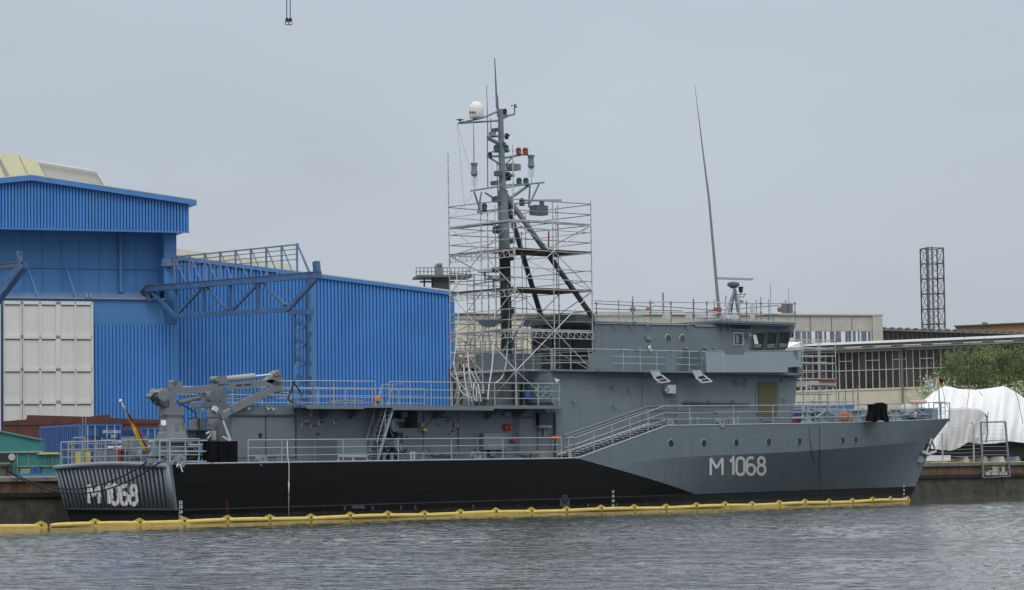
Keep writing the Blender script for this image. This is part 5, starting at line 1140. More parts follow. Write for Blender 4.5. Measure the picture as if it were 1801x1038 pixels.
# walkway rail above the gantry
FW = Fr(0, 100, 0); W1 = FA.w((FA.hit(300, 500, -.6)[0], -.6, 0)); FW.o = V((W1.x, W1.y, 0)); ang = R_(-30); FW.u = Rh*math.cos(ang)+Fh*math.sin(ang); FW.n = -Rh*math.sin(ang)+Fh*math.cos(ang)
wk = thing('walkway_rail', 'blue grey walkway railing with slanted stays above the gantry bracket', 'railing', FW.w((3, 0, FW.hit(400, 480)[1])))
m = MB()
for y0, y1, r_ in ((453, 430, .09), (460, 438, .05), (467, 447, .05), (474, 456, .05)): fb(m, FW, (300, y0), (525, y1), r_)
part(m, 'rail', GALVD, wk); m = MB()
for k in range(9): x = 306+k*27; yt = 453-(x-300)*.1; fb(m, FW, (x, yt-2), (x+1, 500-(x-300)*.06), .1); fb(m, FW, (x+2, yt+2), (x+22, 500-(x-300)*.08), .06)
part(m, 'stay', mat('stay_blue', (.14, .22, .36), .6), wk)
m = MB(); fb(m, FW, (522, 428), (548, 486), .1); fb(m, FW, (292, 455), (292, 470), .12); fb(m, FW, (288, 462), (304, 462), .5); split(m, 'end_post', mat('stay_blue', (.14, .22, .36)), wk)
# lattice column below the gantry
FC = Fr(530, 172, 0)
cl = thing('lattice_column', 'blue door track column of stepped lattice steel hanging below the gantry', 'column', FC.w((0, 0, 8)))
m = MB()
fb(m, FC, (541, 480), (542, 740), .2, 0, .3); fb(m, FC, (519, 552), (519, 640), .1); fb(m, FC, (508, 549), (552, 549), .35)
part(m, 'post', BLUES, cl); m = MB()
for k in range(6):
    y = 560+k*32; fb(m, FC, (524, y), (536, y+16), .18); fb(m, FC, (536, y+16), (522, y+24), .1); fb(m, FC, (521, y+8), (526, y+8), .25)
part(m, 'brace', BLUES, cl); m = MB()
for k in range(8): fb(m, FC, (545, 558+k*26), (545, 566+k*26), .16)
part(m, 'plate', mat('notch_blue', (.03, .07, .15), .6), cl)
# left gantry piece
FG = Fr(20, 165, -42); gl_ = thing('gantry_bracket', 'end of another blue steel bracket with slanting strut cut by the left edge', 'gantry', FG.w((0, 0, 10)))
m = MB(); fb(m, FG, (-40, 472), (45, 464), .3); fb(m, FG, (-40, 480), (45, 470), .12); fb(m, FG, (42, 465), (-8, 530), .5); fb(m, FG, (34, 442), (36, 462), .25); fb(m, FG, (30, 445), (38, 445), .2); fb(m, FG, (-8, 530), (-30, 560), .3); part(m, 'steelwork', BLUES, gl_)
m = MB(); fb(m, FG, (-40, 467.5), (45, 460.5), .4, 0, .08); part(m, 'rail', RUSTS, gl_)
# ---- cream faceted roof behind hall A
FD = Fr(100, 235, 22); dm = thing('faceted_roof', 'cream faceted roof rising behind the gabled blue hall', 'roof', FD.w((0, 2, QZ)))
m = MB(FD); fpoly(m, FD, [(-80, 400), (-80, 262), (0, 270), (33, 273), (66, 284), (88, 330), (88, 400)], 0, 20); part(m, 'cream_facet', mat('cream_sheet', (.62, .6, .4), .6, .06), dm)
m = MB(FD); fpoly(m, FD, [(66, 284), (170, 301), (192, 338), (192, 400), (84, 400), (84, 324)], .3, 20); part(m, 'grey_facet', mat('grey_sheet', (.46, .46, .42), .6, .08), dm)
m = MB(FD); fb_ = lambda p, q, w_: m.bar((FD.hit(*p)[0], -.02, FD.hit(*p)[1]), (FD.hit(*q)[0], -.02, FD.hit(*q)[1]), w_)
fb_((66, 284), (170, 301), .12); fb_((170, 301), (192, 338), .12); part(m, 'edge_trim', WHITE, dm)
m = MB(FD); fb_((0, 285), (14, 312), .2); fb_((0, 280), (16, 312), .1); fb_((33, 274), (54, 318), .05); part(m, 'seam', mat('seam_grey', (.3, .3, .27)), dm)
# ---- crane hooks hanging from above
hk = thing('crane_hook', 'pair of crane wires with dark hooks hanging in from the top of the sky', 'crane hook', D(508, 38, 190))
for px in (504, 510):
    m = MB(); m.tube([D(px, -60, 190), D(px+.5, 32, 190)], .035, 5); part(m, 'wire', ROPE, hk); m = MB(); p = D(px+.8, 36, 190); m.lathe(p, [(.03, -.12), (.12, -.08), (.12, .12), (.05, .2)], 8); m.ring(p-V((0, 0, .2)), .13, .035, (.6, .7, 0), 10, 0, 4.6); part(m, 'hook', DARK, hk)
# ---- containers and yard clutter at the left
def container(px, dep, ang, pyt, label, L_=6.06, doors=True):
    o = D(px, pyt, dep); c_ = MB(); fr = Fr(px, dep, ang); z1 = o.z; z0 = max(QZ, z1-2.6)
    r_ = thing('shipping_container', label, 'container', fr.w((1.2, 3, z0)))
    # frame: a along the door end, d along the long side going away
    m = MB(fr); m.box(.06, 2.38, .06, L_-.06, z0+.1, z1-.06); part(m, 'core', CONT, r_)
    m = MB(fr); n_ = int(L_/.28)
    for k in range(n_): m.box(.0, .06, .1+k*.28, .1+k*.28+.15, z0+.15, z1-.12)
    part(m, 'side_corrugation', CONT, r_)
    m = MB(fr)
    for a in (0, 2.32):
        for d in (0, L_-.12): m.box(a-.01, a+.13, d-.01, d+.12, z0, z1)
    for z in (z0, z1-.12): m.box(0, 2.44, 0, .1, z, z+.12); m.box(0, .1, 0, L_, z, z+.12); m.box(2.34, 2.44, 0, L_, z, z+.12); m.box(0, 2.44, L_-.1, L_, z, z+.12)
    part(m, 'frame', mat('container_frame', (.03, .1, .28), .5, .15), r_)
    m = MB(fr)
    for a in (.42, .85, 1.55, 2.0): m.tube([fr.w((a, -.06, z0+.1)), fr.w((a, -.06, z1-.08))], .03, 5)
    m2 = MB()
    for a in (.42, .85, 1.55, 2.0): m2.tube([fr.w((a, -.06, z0+.1)), fr.w((a, -.06, z1-.08))], .028, 5); m2.bar(fr.w((a-.15, -.07, z0+1.1)), fr.w((a+.15, -.07, z0+1.1)), .05)
    part(m2, 'door_bar', mat('lock_bar', (.35, .4, .48), .5), r_)
    m = MB(fr); m.box(1.2, 1.24, -.02, .05, z0+.1, z1-.1)
    for z in (.6, 1.2, 1.9): m.box(.15, 1.15, -.01, .05, z0+z, z0+z+.06); m.box(1.3, 2.3, -.01, .05, z0+z, z0+z+.06)
    part(m, 'door_seam', mat('seam_blue', (.012, .045, .15), .6), r_)
    return r_, fr, z0, z1
r_, fr, z0, z1 = container(141, 147, 31, 746, 'dark blue shipping container with upright lock bars behind the stern')
for tx, z in (('SKYU 214520 0', .5), ('22G1', .75)): part(text_mb(tx, .22, fr.w((1.28 if z < .6 else 1.75, -.1, z1-z)), fr.u*.75, UP), 'container_code', MARK, r_)
container(247, 149, 31, 752, 'dark blue shipping container half hidden behind the deck crane')
FB = Fr(150, 163, 10); bh = thing('brown_hull_section', 'red brown primed steel ship section lying in front of the white doors', 'ship section', FB.w((0, 1, QZ)))
m = MB(FB); fpoly(m, FB, [(5, 830), (5, 741), (46, 738), (48, 730), (155, 733), (193, 729), (195, 735), (296, 739), (296, 830)], 0, 4); part(m, 'shell', BROWN, bh)
m = MB(FB); 
for px in (30, 60, 95, 130, 170, 215, 250): frect(m, FB, px, 738, px+1.5, 826, -.08, 0)
frect(m, FB, 6, 745, 296, 746.5, -.06, 0); part(m, 'stiffener', BROWN, bh)
FT2 = Fr(36, 140, 5); tt = thing('teal_shed', 'small teal painted shed with sloping roof at the left edge', 'shed', FT2.w((0, 1, QZ)))
m = MB(FT2); fpoly(m, FT2, [(-60, 830), (-60, 764), (0, 760), (70, 774), (71, 830)], 0, 3); part(m, 'wall', TEAL, tt)
m = MB(FT2); fpoly(m, FT2, [(-60, 764), (0, 760), (71, 774.5), (71, 772.5), (0, 758), (-60, 762)], -.15, 3.2); part(m, 'roof', mat('teal_roof', (.05, .15, .14), .6), tt)
FT3 = Fr(50, 134, 5); tc_ = thing('teal_skip', 'long low teal steel box with lipped edges on the quay beside the stern', 'skip', FT3.w((0, 1, QZ)))
m = MB(FT3); fpoly(m, FT3, [(-60, 834), (-60, 796), (105, 796), (105, 832)], 0, 2); part(m, 'body', TEAL, tc_)
m = MB(FT3); frect(m, FT3, -60, 794, 75, 797, -.15, .2); frect(m, FT3, 30, 819, 105, 821, -.12, .1); frect(m, FT3, 66, 797, 106, 799.5, -.2, .2); frect(m, FT3, 30, 797, 32, 832, -.08, 0); frect(m, FT3, 36, 824, 60, 833, -.1, .1)
for px in (50, 78, 92): frect(m, FT3, px, 798, px+1, 833, -.06, 0)
part(m, 'lip', mat('lip_greenish', (.22, .3, .24), .6, .25, 3), tc_)
m = MB(FT3); frect(m, FT3, 54, 821, 63, 833, -.2, 0); frect(m, FT3, 64, 820, 71, 833, -.25, .0); solo(m, 'blue_crate', CONT, 'small dark blue crate standing against the teal steel box', 'crate')
m = MB(FT3); frect(m, FT3, 72, 796, 104, 798.5, -.6, -.4); solo(m, 'yellow_beam', mat('dull_yellow', (.5, .45, .15), .6), 'thin yellowish beam resting on the teal steel box', 'beam')
ln = thing('quay_lamp_box', 'black box with a round lamp on the quay at the left edge', 'lamp', FT3.w((-2, -1.5, QZ)))
m = MB(FT3); frect(m, FT3, -6, 797, 29, 813, -1.3, -.6); part(m, 'housing', DARK, ln); a, z = FT3.hit(21, 804, -1.3); m = MB(); m.lathe(FT3.w((a, -1.3, z)), [(.1, 0), (.17, .03), (.17, .08), (.1, .08)], 16, -FT3.n); part(m, 'lens', mat('lamp_lens', (.35, .37, .4), .2), ln)
m = MB(FT3); frect(m, FT3, 2, 812, 5, 836, -1.1, -.9); frect(m, FT3, 22, 812, 25, 836, -1.1, -.9); part(m, 'leg', DARK, ln)
m = MB(); m.box(-12, -1, QY+.4, QY+1, QZ, QZ+.06)
for k in range(8): x = -11+k*1.2; m.box(x, x+.4, QY+.35, QY+.7, QZ+.06, QZ+.14)
solo(m, 'kerb_blocks', CONC, 'low pale kerb blocks along the quay edge astern of the ship', 'kerb')
# ---- platform tower behind the scaffold
FP = Fr(775, 235, 10); pt_ = thing('inspection_tower', 'dark steel platform with railings on a thick duct above the blue hall', 'tower', FP.w((0, 0, QZ)))
m = MB(FP)
for x in (748, 762, 776, 790): frect(m, FP, x-1.2, 490, x+1.2, 700, .5, .8)
frect(m, FP, 763, 490, 790, 512, 0, 1.5); part(m, 'column', mat('tower_steel', (.1, .105, .11), .6, .2, 2), pt_)
m = MB(FP); frect(m, FP, 732, 485, 828, 489, -1, 2.5); frect(m, FP, 740, 494, 800, 496, 0, 1); part(m, 'platform', mat('tower_steel', (.1, .105, .11)), pt_)
m = MB()
for y in (471, 478): fb(m, FP, (732, y), (828, y), .06, -1)
for k in range(15): fb(m, FP, (732+k*6.8, 471), (732+k*6.8, 487), .05, -1)
part(m, 'railing', GALVD, pt_)
m = MB(FP); frect(m, FP, 767, 466, 779, 487, .2, 1); frect(m, FP, 770, 463, 778, 467, .1, 1.2); part(m, 'flue', mat('flue_grey', (.2, .2, .2)), pt_)
# ---- concrete office block behind the ship
FO = Fr(1395, 262, 17); ob = thing('office_building', 'long concrete office block with white framed window bands rising behind the bridge', 'building', FO.w((0, 3, QZ)))
zt1 = FO.hit(1395, 556)[1]; aoL, aoR = FO.hit(760, 560)[0], FO.hit(1551, 560)[0]; zp = FO.hit(1460, 582)[1]; zs2 = FO.hit(1460, 603)[1]; aP = FO.hit(1534, 580)[0]
m = MB(FO); m.box(aoL, aP, 0, 14, zp, zt1); m.box(aoL, aP, .1, 14, QZ, zs2); m.box(aP, aoR, -.15, 14, QZ, zt1+.05); m.box(aoL, aoR+.1, -.2, 14, zt1+.05, zt1+.2); part(m, 'concrete_wall', CONC, ob)
m = MB(FO)
for px in (1425, 1462, 1498, 1180, 1240, 1300, 1360, 900, 960): frect(m, FO, px-.6, 558, px+.6, 581, -.03, 0)
part(m, 'panel_joint', mat('joint_dark', (.14, .14, .13), .9), ob)
m = MB(FO); frect(m, FO, 1397, 580.5, 1533, 603.5, .05, .3); wb_ = part(m, 'window_band', WHITE, ob)
for x0, x1 in ((1399, 1409), (1411, 1418), (1420, 1427), (1434, 1446), (1450, 1453), (1460, 1467), (1470, 1479), (1487, 1491), (1492, 1497), (1500, 1505), (1509, 1512), (1515, 1524), (1527, 1531)):
    m = MB(FO); frect(m, FO, x0, 583, x1, 602, 0, .1); part(m, 'window_pane', OFFG, wb_)
m = MB(FO); frect(m, FO, 800, 565, 1030, 655, -.05, .1); part(m, 'cream_wall', CREAM, ob)
m = MB(FO); frect(m, FO, 800, 618, 1030, 622, -.15, 0); frect(m, FO, 800, 560, 1030, 562, -.1, 0)
for px in (850, 905, 960, 1010): frect(m, FO, px, 562, px+1, 655, -.1, 0)
part(m, 'band', mat('band_grey', (.3, .29, .26)), ob)
# red brown machinery heap behind the scaffold foot
FM = Fr(870, 170, 10); mh_ = thing('rusty_pipework', 'rust red and cream pipework stacked on the quay behind the scaffold foot', 'pipework', FM.w((0, 0, QZ)))
m = MB(FM)
for y, x0, x1 in ((628, 802, 930), (640, 812, 900), (652, 802, 960), (666, 802, 950)): frect(m, FM, x0, y, x1, y+5, 0, 1.2)
part(m, 'pipe', mat('pipe_redbrown', (.2, .075, .05), .7, .3, 2), mh_)
m = MB(FM); frect(m, FM, 801, 634, 860, 640, .3, 1); frect(m, FM, 838, 644, 880, 651, .2, 1); frect(m, FM, 930, 620, 946, 640, .2, 1); frect(m, FM, 903, 655, 940, 664, .2, 1); split(m, 'pallet', mat('cream_box', (.5, .45, .32), .8, .2, 3), mh_)
m = MB(FM); frect(m, FM, 801, 645, 990, 780, .6, 3)
for k in range(14): x = 802+k*13; frect(m, FM, x, 615+(k*7 % 20), x+1.2, 700, .1, .3)
part(m, 'dark_stack', mat('stack_dark', (.05, .045, .045), .8, .5, 1.2), mh_)
m = MB(); FN = Fr(870, 160, 5)
for y in (602, 608, 614): fb(m, FN, (800, y), (920, y-3), .05)
for k in range(14): fb(m, FN, (800+k*9, 600), (800+k*9, 618), .04)
fb(m, FN, (800, 619), (920, 616), .15)
for k in range(3): fb(m, FN, (805+k*50, 619), (805+k*50, 780), .12)
solo(m, 'far_walkway', GALVD, 'grey railed walkway on posts beyond the scaffold foot, in front of the cream wall', 'walkway')
# ---- window hall on the right
FH = Fr(1417, 205, -35); wh_ = thing('workshop_building', 'long workshop with tall cream framed dark windows and a shallow grey roof', 'building', FH.w((0, 3, QZ)))
aw0 = FH.hit(1385, 650)[0]; aw1 = FH.hit(1900, 640)[0]
ztw = FH.hit(1530, 618)[1]; zbw = FH.hit(1530, 686)[1]; zmw = FH.hit(1530, 651)[1]; zcw = FH.hit(1480, 726)[1]
m = MB(FH); m.box(aw0, aw1, 0, 12, zbw, ztw+.6); part(m, 'glazing', mat('dark_glazing', (.045, .043, .038), .2, .5, .9), wh_)
m = MB(FH); m.box(aw0, aw1, -.1, 12, zcw, zbw); m.box(aw0, aw1, -.16, .0, zbw-.02, zbw+.12); part(m, 'spandrel_wall', CREAM, wh_)
m = MB(FH); m.box(aw0, aw1, -.05, 12, QZ, zcw); 
part(m, 'brick_plinth', BRICK, wh_)
m = MB(FH); pw = FH.hit(1442, 650)[0]-FH.hit(1430.5, 650)[0]; k = 0; a = aw0
while a < aw1:
    m.box(a-.025, a+.025, -.1, .01, zbw, ztw+.3)
    if k % 4 == 1: m.box(a-pw, a+pw, -.09, .01, ztw-.72, ztw-.66)
    a += pw; k += 1
m.box(aw0, aw1, -.08, .01, zmw-.03, zmw+.03); m.box(aw0, aw1, -.1, .01, ztw-.02, ztw+.1); part(m, 'mullion', mat('mullion_cream', (.5, .49, .42), .7, .1), wh_)
m = MB(FH)
random.seed(3); a = aw0
panes = MB(FH); k = 0
while a < aw1:
    if random.random() < .4: panes.box(a+.06, a+pw-.06, -.02, -.005, (zbw if random.random() < .5 else zmw)+.1, ztw-.1)
    a += pw
split(panes, 'pane', mat('brown_pane', (.075, .07, .06), .25, .4, 2), wh_)
for px in (1826 - 0, 1590+0,): 
    a = FH.hit(px, 640)[0]; m.tube([(a, -.35, ztw+.3), (a, -.35, QZ)], .09, 6)
m.v; part(m, 'downpipe', GALVD, wh_)
# roof: fascia at eave, shallow slope to ridge behind
m = MB(FH); re0 = ztw+.12
m.box(aw0-.6, aw1, -.75, .0, re0, re0+.14); m.box(aw0-.6, aw1, -.8, -.7, re0+.03, re0+.2); part(m, 'gutter', mat('gutter_grey', (.2, .21, .21), .6, .2, 1), wh_)
zrg = FH.hit(1600, 599)[1]
m = MB(FH); m.prism([(aw0-.6, -.69, re0+.2), (aw0-.6, 5.5, max(re0+.35, FH.hit(1600, 597, 5.5)[1])), (aw0-.6, 12, re0+.2), (aw0-.6, 12, re0+.1), (aw0-.6, -.69, re0+.145)], (aw1-aw0, 0, 0)); part(m, 'roof', ROOFM, wh_)
m = MB(FH); k = 0; a = aw0+2
while a < aw1: m.box(a, a+.9, -.86, -.62, re0+.2, re0+.29); a += 2.45
split(m, 'snow_guard', mat('guard_grey', (.14, .15, .15), .6), wh_)
# ---- farther hall, orange building
FF = Fr(1600, 300, -14); fh = thing('far_hall', 'low dark windowed hall roof line showing between the office block and the shallow grey roof', 'hall', FF.w((0, 3, QZ)))
m = MB(FF); fpoly(m, FF, [(1548, 640), (1548, 581), (1900, 591), (1900, 640)], 0, 10); part(m, 'glazing', mat('dark_glazing', (.045, .043, .038)), fh)
m = MB(FF); fpoly(m, FF, [(1546, 582), (1546, 577.5), (1700, 582), (1900, 588), (1900, 592)], -1, 12); part(m, 'roof', mat('far_roof', (.16, .165, .165), .7, .2, .6), fh)
m = MB(FF)
for k in range(24): x = 1553+k*8.5; frect(m, FF, x, 583, x+1, 602, -.1, 0)
part(m, 'mullion', mat('mullion_grey', (.22, .22, .2)), fh)
m = MB(FF)
for k in range(18): x = 1552+k*14; frect(m, FF, x, 576+k*.43, x+7, 578+k*.43, -1.1, .2)
split(m, 'roof_vent', GALVD, fh)
FX = Fr(1700, 340, -14); og = thing('orange_building', 'flat orange brown building with dark roof edge at the right skyline', 'building', FX.w((0, 3, QZ)))
m = MB(FX); fpoly(m, FX, [(1681, 640), (1681, 574), (1801, 569), (1900, 565), (1900, 640)], 0, 10); part(m, 'wall', mat('ochre_cladding', (.36, .2, .09), .8, .1, .5, .2, dirt=(.2, .12, .06)), og)
m = MB(FX); fpoly(m, FX, [(1679, 575.5), (1679, 573), (1801, 567.5), (1900, 563), (1900, 566), (1801, 570)], -.5, 10); part(m, 'roof_edge', mat('roof_edge_dark', (.06, .06, .06)), og)
m = MB(FX); frect(m, FX, 1727, 567, 1736, 577, -.2, 1); part(m, 'roof_fan', GALVD, og)
# ---- lattice tower
FL = Fr(1645, 330, 12); lt = thing('lattice_tower', 'square dark steel lattice chimney tower rising above the roofs on the right', 'tower', FL.w((0, 1.2, QZ)))
TS = mat('tower_dark_steel', (.06, .065, .075), .6, .2, 1); a0_ = FL.hit(1631, 500)[0]; a1_ = FL.hit(1660.5, 500)[0]; wd = a1_-a0_; zT = FL.hit(1644, 436)[1]
for i in (0, 1):
    for j in (0, 1): m = MB(FL); x = a0_+i*wd; m.box(x-.07, x+.07, j*wd-.07, j*wd+.07, QZ, zT); part(m, 'leg', TS, lt)
m = MB(); lev = [zT-k*1.88 for k in range(0, 14)]
def fw(a, d, z): return FL.w((a, d, z))
for z in lev:
    for (p, q) in (((a0_, 0), (a1_, 0)), ((a0_, wd), (a1_, wd)), ((a0_, 0), (a0_, wd)), ((a1_, 0), (a1_, wd))): m.bar(fw(*p, z), fw(*q, z), .1)
split(m, 'ring_beam', TS, lt); m = MB()
for z, z2 in zip(lev, lev[1:]):
    for (p, q) in (((a0_, 0), (a1_, 0)), ((a0_, wd), (a1_, wd)), ((a0_, 0), (a0_, wd)), ((a1_, 0), (a1_, wd))): m.bar(fw(*p, z), fw(*q, z2), .05); m.bar(fw(*q, z), fw(*p, z2), .05)
part(m, 'brace', TS, lt); m = MB()
for q in (.25, .5): m.tube([fw(a0_+wd*(q+.02), wd*.5, QZ), fw(a0_+wd*(q+.02), wd*.5, zT+.2)], .13, 8)
m.tube([fw(a0_+wd*.75, wd*.4, zT-9), fw(a0_+wd*.75, wd*.4, zT-6.5)], .1, 6); part(m, 'flue_pipe', mat('flue_grey', (.2, .2, .2)), lt)
# ---- wrapped boat under white tarpaulin
WY = 14.5
wbt = thing('wrapped_boat', 'large boat wrapped in white tarpaulin standing on the quay beyond the bow', 'boat', P(1725, 800, WY+2))
def tarp(outline, bottom, Yf, depth, seed, n=90, rows=22, px0=None, px1=None, amp=.09, ridge=.9, bul=1.6):
    m = MB(); I = []
    x0, x1 = outline[0][0], outline[-1][0]
    for i in range(n+1):
        px = x0+(x1-x0)*i/n; yt = lerp_t(outline, px); yb_ = lerp_t(bottom, px); row = []
        for j in range(rows+1):
            v_ = j/rows; py = yt+(yb_-yt)*v_
            bulge = (1-v_)**2*bul
            f_ = .35+v_
            Yq = Yf+bulge+amp*f_*(noise.noise(V((px*.11+seed+v_*1.2, v_*1.1, seed)))*2.2+ridge*abs(noise.noise(V((px*.16+v_*3, v_*2.0, seed+4)))))
            row.append(m.a(P(px, py, Yq)))
        I.append(row)
    for i in range(n):
        for j in range(rows): m.f.append([I[i][j], I[i+1][j], I[i+1][j+1], I[i][j+1]])
    T = [m.a(m.v[r_[0]]+Fh*depth-V((0, 0, .2))) for r_ in I]; Bq = [m.a(m.v[r_[-1]]+Fh*depth) for r_ in I]
    for i in range(n): m.f.append([I[i][0], I[i+1][0], T[i+1], T[i]]); m.f.append([T[i], T[i+1], Bq[i+1], Bq[i]])
    m.f.append([r_ for r_ in I[0]]+[Bq[0], T[0]]); m.f.append([r_ for r_ in I[-1]]+[Bq[-1], T[-1]])
    return m
o1 = tarp([(1626, 708), (1642, 693), (1652, 685), (1661, 679.5), (1670, 680), (1685, 684), (1715, 686), (1740, 683), (1766, 679), (1776, 684), (1790, 692), (1801, 700), (1830, 716), (1860, 730), (1890, 760)], [(1626, 788), (1660, 792), (1668, 792), (1690, 784), (1704, 778), (1725, 781), (1750, 780), (1775, 776), (1801, 779), (1890, 784)], WY, 4, 1, 130, 26, amp=.055, ridge=1.6)
part(o1, 'tarpaulin', TARP, wbt, smooth=True)
o2 = tarp([(1668, 718), (1700, 717), (1722, 719), (1730, 724), (1735, 732)], [(1668, 793), (1676, 792), (1690, 786), (1704, 776), (1735, 764)], WY-.75, .3, 5, 50, 16, amp=.09, bul=.12)
part(o2, 'loose_flap', mat('tarp_greyer', (.6, .6, .59), .6, .06), wbt, smooth=True)
m = MB()
for pl in ([(1657, 681), (1662, 705), (1668, 718)], [(1722, 688), (1727, 695), (1728, 697)], [(1786, 690), (1791, 705), (1794, 720), (1799, 745)], [(1705, 686), (1700, 720), (1690, 760)]): m.tube([P(a, c, WY-.12) for a, c in pl], .02, 4)
split(m, 'lashing', ROPE, wbt)
m = MB(); m.prism([P(1650, 783, WY+1), P(1850, 776, WY+1), P(1850, 806, WY+1), P(1650, 806, WY+1)], Fh*2); part(m, 'boat_bottom', mat('dark_hull_bottom', (.05, .05, .048), .8, .3, 2), wbt)
for k, px in enumerate((1663, 1700, 1733, 1763, 1790)):
    m = MB(); m.prism([P(px-5, 814, WY-.1), P(px+6, 814, WY-.1), P(px+2, 803, WY), P(px-2, 803, WY)], (0, .8, 0)); solo(m, 'boat_stand', CONC if k % 2 else GREY2, ['grey support block under the left end of the wrapped boat', 'pale support block beneath the loose flap of the white tarpaulin', 'grey support block seen through the leaning gate frame', 'pale support block right of the gate frame under the boat', 'grey support block nearest the right edge under the wrapped boat'][k], 'support block', 'blocks under the wrapped boat')
m = MB(); m.bx(1632, 801, 1672, 811, WY-1.5, 1); solo(m, 'white_bench', WHITE, 'low white bench like block on the quay just beyond the bow', 'block')
m = MB(); m.tube([P(1628, 814, QY+1), P(1725, 813, QY+1), P(1860, 812, QY+1)], .025, 5); solo(m, 'quay_pipe', mat('dull_yellow', (.5, .45, .15)), 'thin pale yellow pipe running along the quay edge on the right', 'pipe')
# ---- fence posts and leaning gate frame
fe = thing('security_fence', 'wire fence with forked steel posts on the quay in front of the wrapped boat', 'fence', P(1700, 818, QY+.9))
m = MB()
for px, py in ((1712, 748), (1657, 762)):
    m.tube([P(px+1, 815, QY+.9), P(px, py, QY+.9)], .05, 6)
    if px == 1712: m.tube([P(px, py, QY+.9), P(1708, 741, QY+.9)], .03, 5); m.tube([P(px, py, QY+.9), P(1717, 741, QY+.9)], .03, 5)
part(m, 'post', GALV, fe); m = MB()
for k in range(11): y = 744+k*6.4; m.tube(sag(P(1650, y+1, QY+.9), P(1723, y, QY+.9), .04, 4), .008, 4)
part(m, 'wire', GALV, fe)
gf = thing('gate_frame', 'leaning grey steel gate frame with thin wires standing over the quay edge', 'gate', P(1750, 838, QY+.0))
m = MB(); q = [(1725, 743), (1768, 742), (1776, 838), (1729, 840)]; Yg = QY-.05
for a, c in zip(q, q[1:]+q[:1]): m.bar(P(*a, Yg), P(*c, Yg), 1*.09 if a != (1776, 838) else .05)
m.bar(P(1727, 776, Yg), P(1770, 774, Yg), .05); part(m, 'frame', mat('gate_grey', (.2, .215, .25), .5, .15, 2), gf)
m = MB()
for k in range(12): y = 749+k*7.3; m.tube([P(1726+k*.3, y, Yg), P(1769+k*.6, y, Yg)], .008, 4)
for k in range(10): m.tube([P(1732+k*4.4, 744, Yg), P(1733+k*4.4, 780, Yg)], .004, 3)
part(m, 'wire', GALV, gf)
m = MB(); m.tube([P(1733, 728, QY+1.5), P(1736, 736, QY+1.5), P(1737, 760, QY+1.5), P(1734, 778, QY+1.5)], .05, 6); m.tube([P(1737, 735, QY+1.5), P(1738, 725, QY+1.5)], .03, 5); solo(m, 'standpipe', GALVD, 'thin dark standpipe rising between the fence and the white tarpaulin', 'pipe')
m = MB()
for k in range(9): px = 1735+k*4+random.uniform(-1, 1); m.bx(px, random.uniform(820, 832), px+random.uniform(2, 5), 836, QY-.02, .1)
solo(m, 'stone_rubble', CONC, 'small pale rubble caught on the quay ledge inside the leaning gate frame', 'rubble')
# things behind the foredeck
m = MB(); m.bx(1413, 712, 1500, 722, 11.5, 2); bc = solo(m, 'blue_cover', mat('bright_blue_tarp', (.05, .2, .5), .6, .15, 2), 'bright blue tarpaulin cover on the low scaffold behind the foredeck', 'tarpaulin')
m = MB(); m.bx(1425, 722, 1500, 760, 12.5, 2.4); m.bx(1428, 725, 1432, 760, 12.4, .1); m.bx(1460, 725, 1463, 760, 12.4, .1); solo(m, 'blue_container', CONT, 'dark blue container under the blue cover behind the foredeck', 'container')
m = MB(); m.bx(1402, 735, 1418, 760, 12, 1); solo(m, 'red_cabinet', mat('dark_red', (.2, .03, .03), .6), 'small dark red cabinet on the quay beside the bridge front', 'cabinet')
m = MB(); p0 = D(1395, 612, 165); m.prism([P(1374, 615, 12.5), P(1412, 601, 12.5), P(1412, 612, 12.5)], (0, 2.5, 0)); solo(m, 'white_canopy', TARP, 'white sloping canopy sheet on top of the scaffold beside the bridge wing', 'canopy')
m = MB(); m.bx(1425, 670, 1470, 678, 11.1, 1.2); solo(m, 'rolled_sheet', mat('rolled_grey', (.4, .38, .36), .8), 'pale rolled sheet lying on a deck of the narrow scaffold tower', 'roll')
m = MB(); m.bx(1443, 667, 1472, 670.5, 11.0, 1.3); solo(m, 'red_board', mat('dark_red', (.2, .03, .03)), 'dark red board on the narrow scaffold tower beside the bridge', 'board')
m = MB(); m.tube([P(1600, 707, 13), P(1628, 707, 13)], .11, 8); solo(m, 'pink_roll', mat('pinkish_cloth', (.55, .36, .32), .8), 'pinkish rolled cloth behind the grey ball fender', 'roll')
fj = thing('small_flag', 'small black red and gold flag at the bow staff in front of the bush', 'flag', P(1655, 680, YC))
for k, (c_, y) in enumerate((('flag_black_stripe', 667), ('flag_red_stripe', 671), ('flag_gold_stripe', 675))):
    m = MB(); m.prism([P(1651, y-(1 if k else 2), YC), P(1655, y, YC+.1), P(1659-k*.3, y+1, YC-.05), P(1659-k*.5, y+5.5, YC), P(1654, y+4.5, YC+.1), P(1651, y+3.5, YC)], (0, .01, 0)); part(m, 'stripe', MATS[c_], fj)
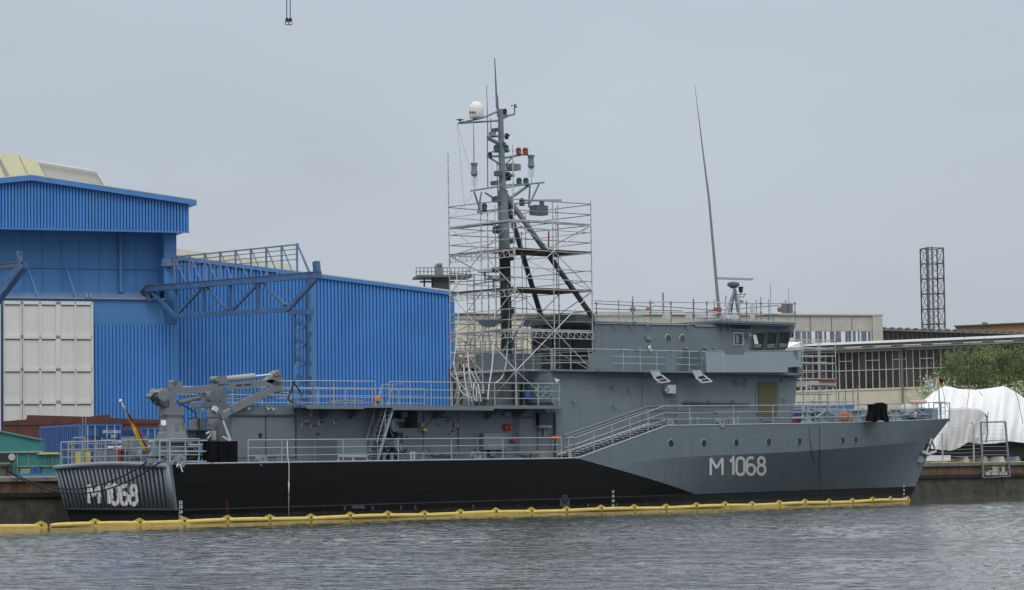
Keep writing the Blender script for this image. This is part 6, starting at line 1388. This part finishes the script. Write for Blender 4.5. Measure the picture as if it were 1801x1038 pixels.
# white blossom shrub + big bush
def leaf_mat(name, col):
    m = mat(name, col, .6, .35, .5); return m
def bush(name, label, cat, px0, px1, ptop, pbot, Y, depth, nleaf, leafs, cols, seed, outline):
    random.seed(seed); t_ = thing(name, label, cat, P((px0+px1)/2, 810, Y+depth/2))
    m = MB(); c = WO[t_]; c = V((c.x, c.y, QZ))
    for k in range(7):
        tip = P(random.uniform(px0+20, px1-20), random.uniform(ptop+25, pbot-20), Y+random.uniform(0, depth)); base = c+V((random.uniform(-.8, .8), random.uniform(-.4, .4), 0)); mid = base.lerp(tip, .5)+V((random.uniform(-.5, .5), 0, .4)); m.tube([base, mid, tip], .14, 6, .02)
    part(m, 'trunk', mat('bark', (.06, .05, .04), .9, .3, 3), t_)
    clumps = []
    for k in range(150):
        px = random.uniform(px0, px1); yt = lerp_t(outline, px); py = yt+4+(pbot-yt)*random.random()**1.15; clumps.append((P(px, py, Y+depth*random.random()), random.uniform(.45, 1.15), random.choice(range(len(cols)))))
    for ci, col in enumerate(cols):
        m = MB()
        for (cc, r, cidx) in clumps:
            if cidx != ci: continue
            for q in range(nleaf//150):
                d = V((random.gauss(0, 1), random.gauss(0, 1), random.gauss(0, .75))); p = cc+d*r*.5
                s_ = leafs*random.uniform(.6, 1.5); ax = V((random.gauss(0, 1), random.gauss(0, 1), random.gauss(0, 1)-1.2)).normalized(); bx_ = ax.cross(V((random.gauss(0, 1), random.gauss(0, 1), random.gauss(0, 1)))).normalized()
                m.f.append([m.a(p), m.a(p+ax*s_+bx_*s_*.22), m.a(p+ax*s_*2), m.a(p+ax*s_-bx_*s_*.22)])
        part(m, 'crown', col, t_)
    return t_
LC = [leaf_mat('leaf_a', (.1, .14, .035)), leaf_mat('leaf_b', (.15, .2, .06)), leaf_mat('leaf_c', (.06, .085, .025))]
bush('willow_bush', 'broad green bush with narrow leaves behind the white wrapped boat', 'bush', 1640, 1900, 612, 715, 24, 6, 45000, .1, LC, 5, [(1635, 690), (1650, 650), (1662, 634), (1680, 622), (1700, 614), (1725, 612), (1760, 618), (1801, 612), (1900, 610)])
bush('flowering_shrub', 'small shrub with white blossom at the left end of the wrapped boat', 'shrub', 1626, 1652, 670, 712, 18, 1.5, 2400, .09, [LC[1], mat('blossom_white', (.7, .72, .66), .7)], 9, [(1626, 690), (1640, 672), (1652, 668)])
bush('flowering_shrub', 'shrub with white blossom peeking over the right end of the wrapped boat', 'shrub', 1770, 1830, 676, 700, 20, 1.5, 3000, .09, [LC[0], LC[1], mat('blossom_white', (.7, .72, .66))], 11, [(1770, 682), (1801, 672), (1830, 670)])
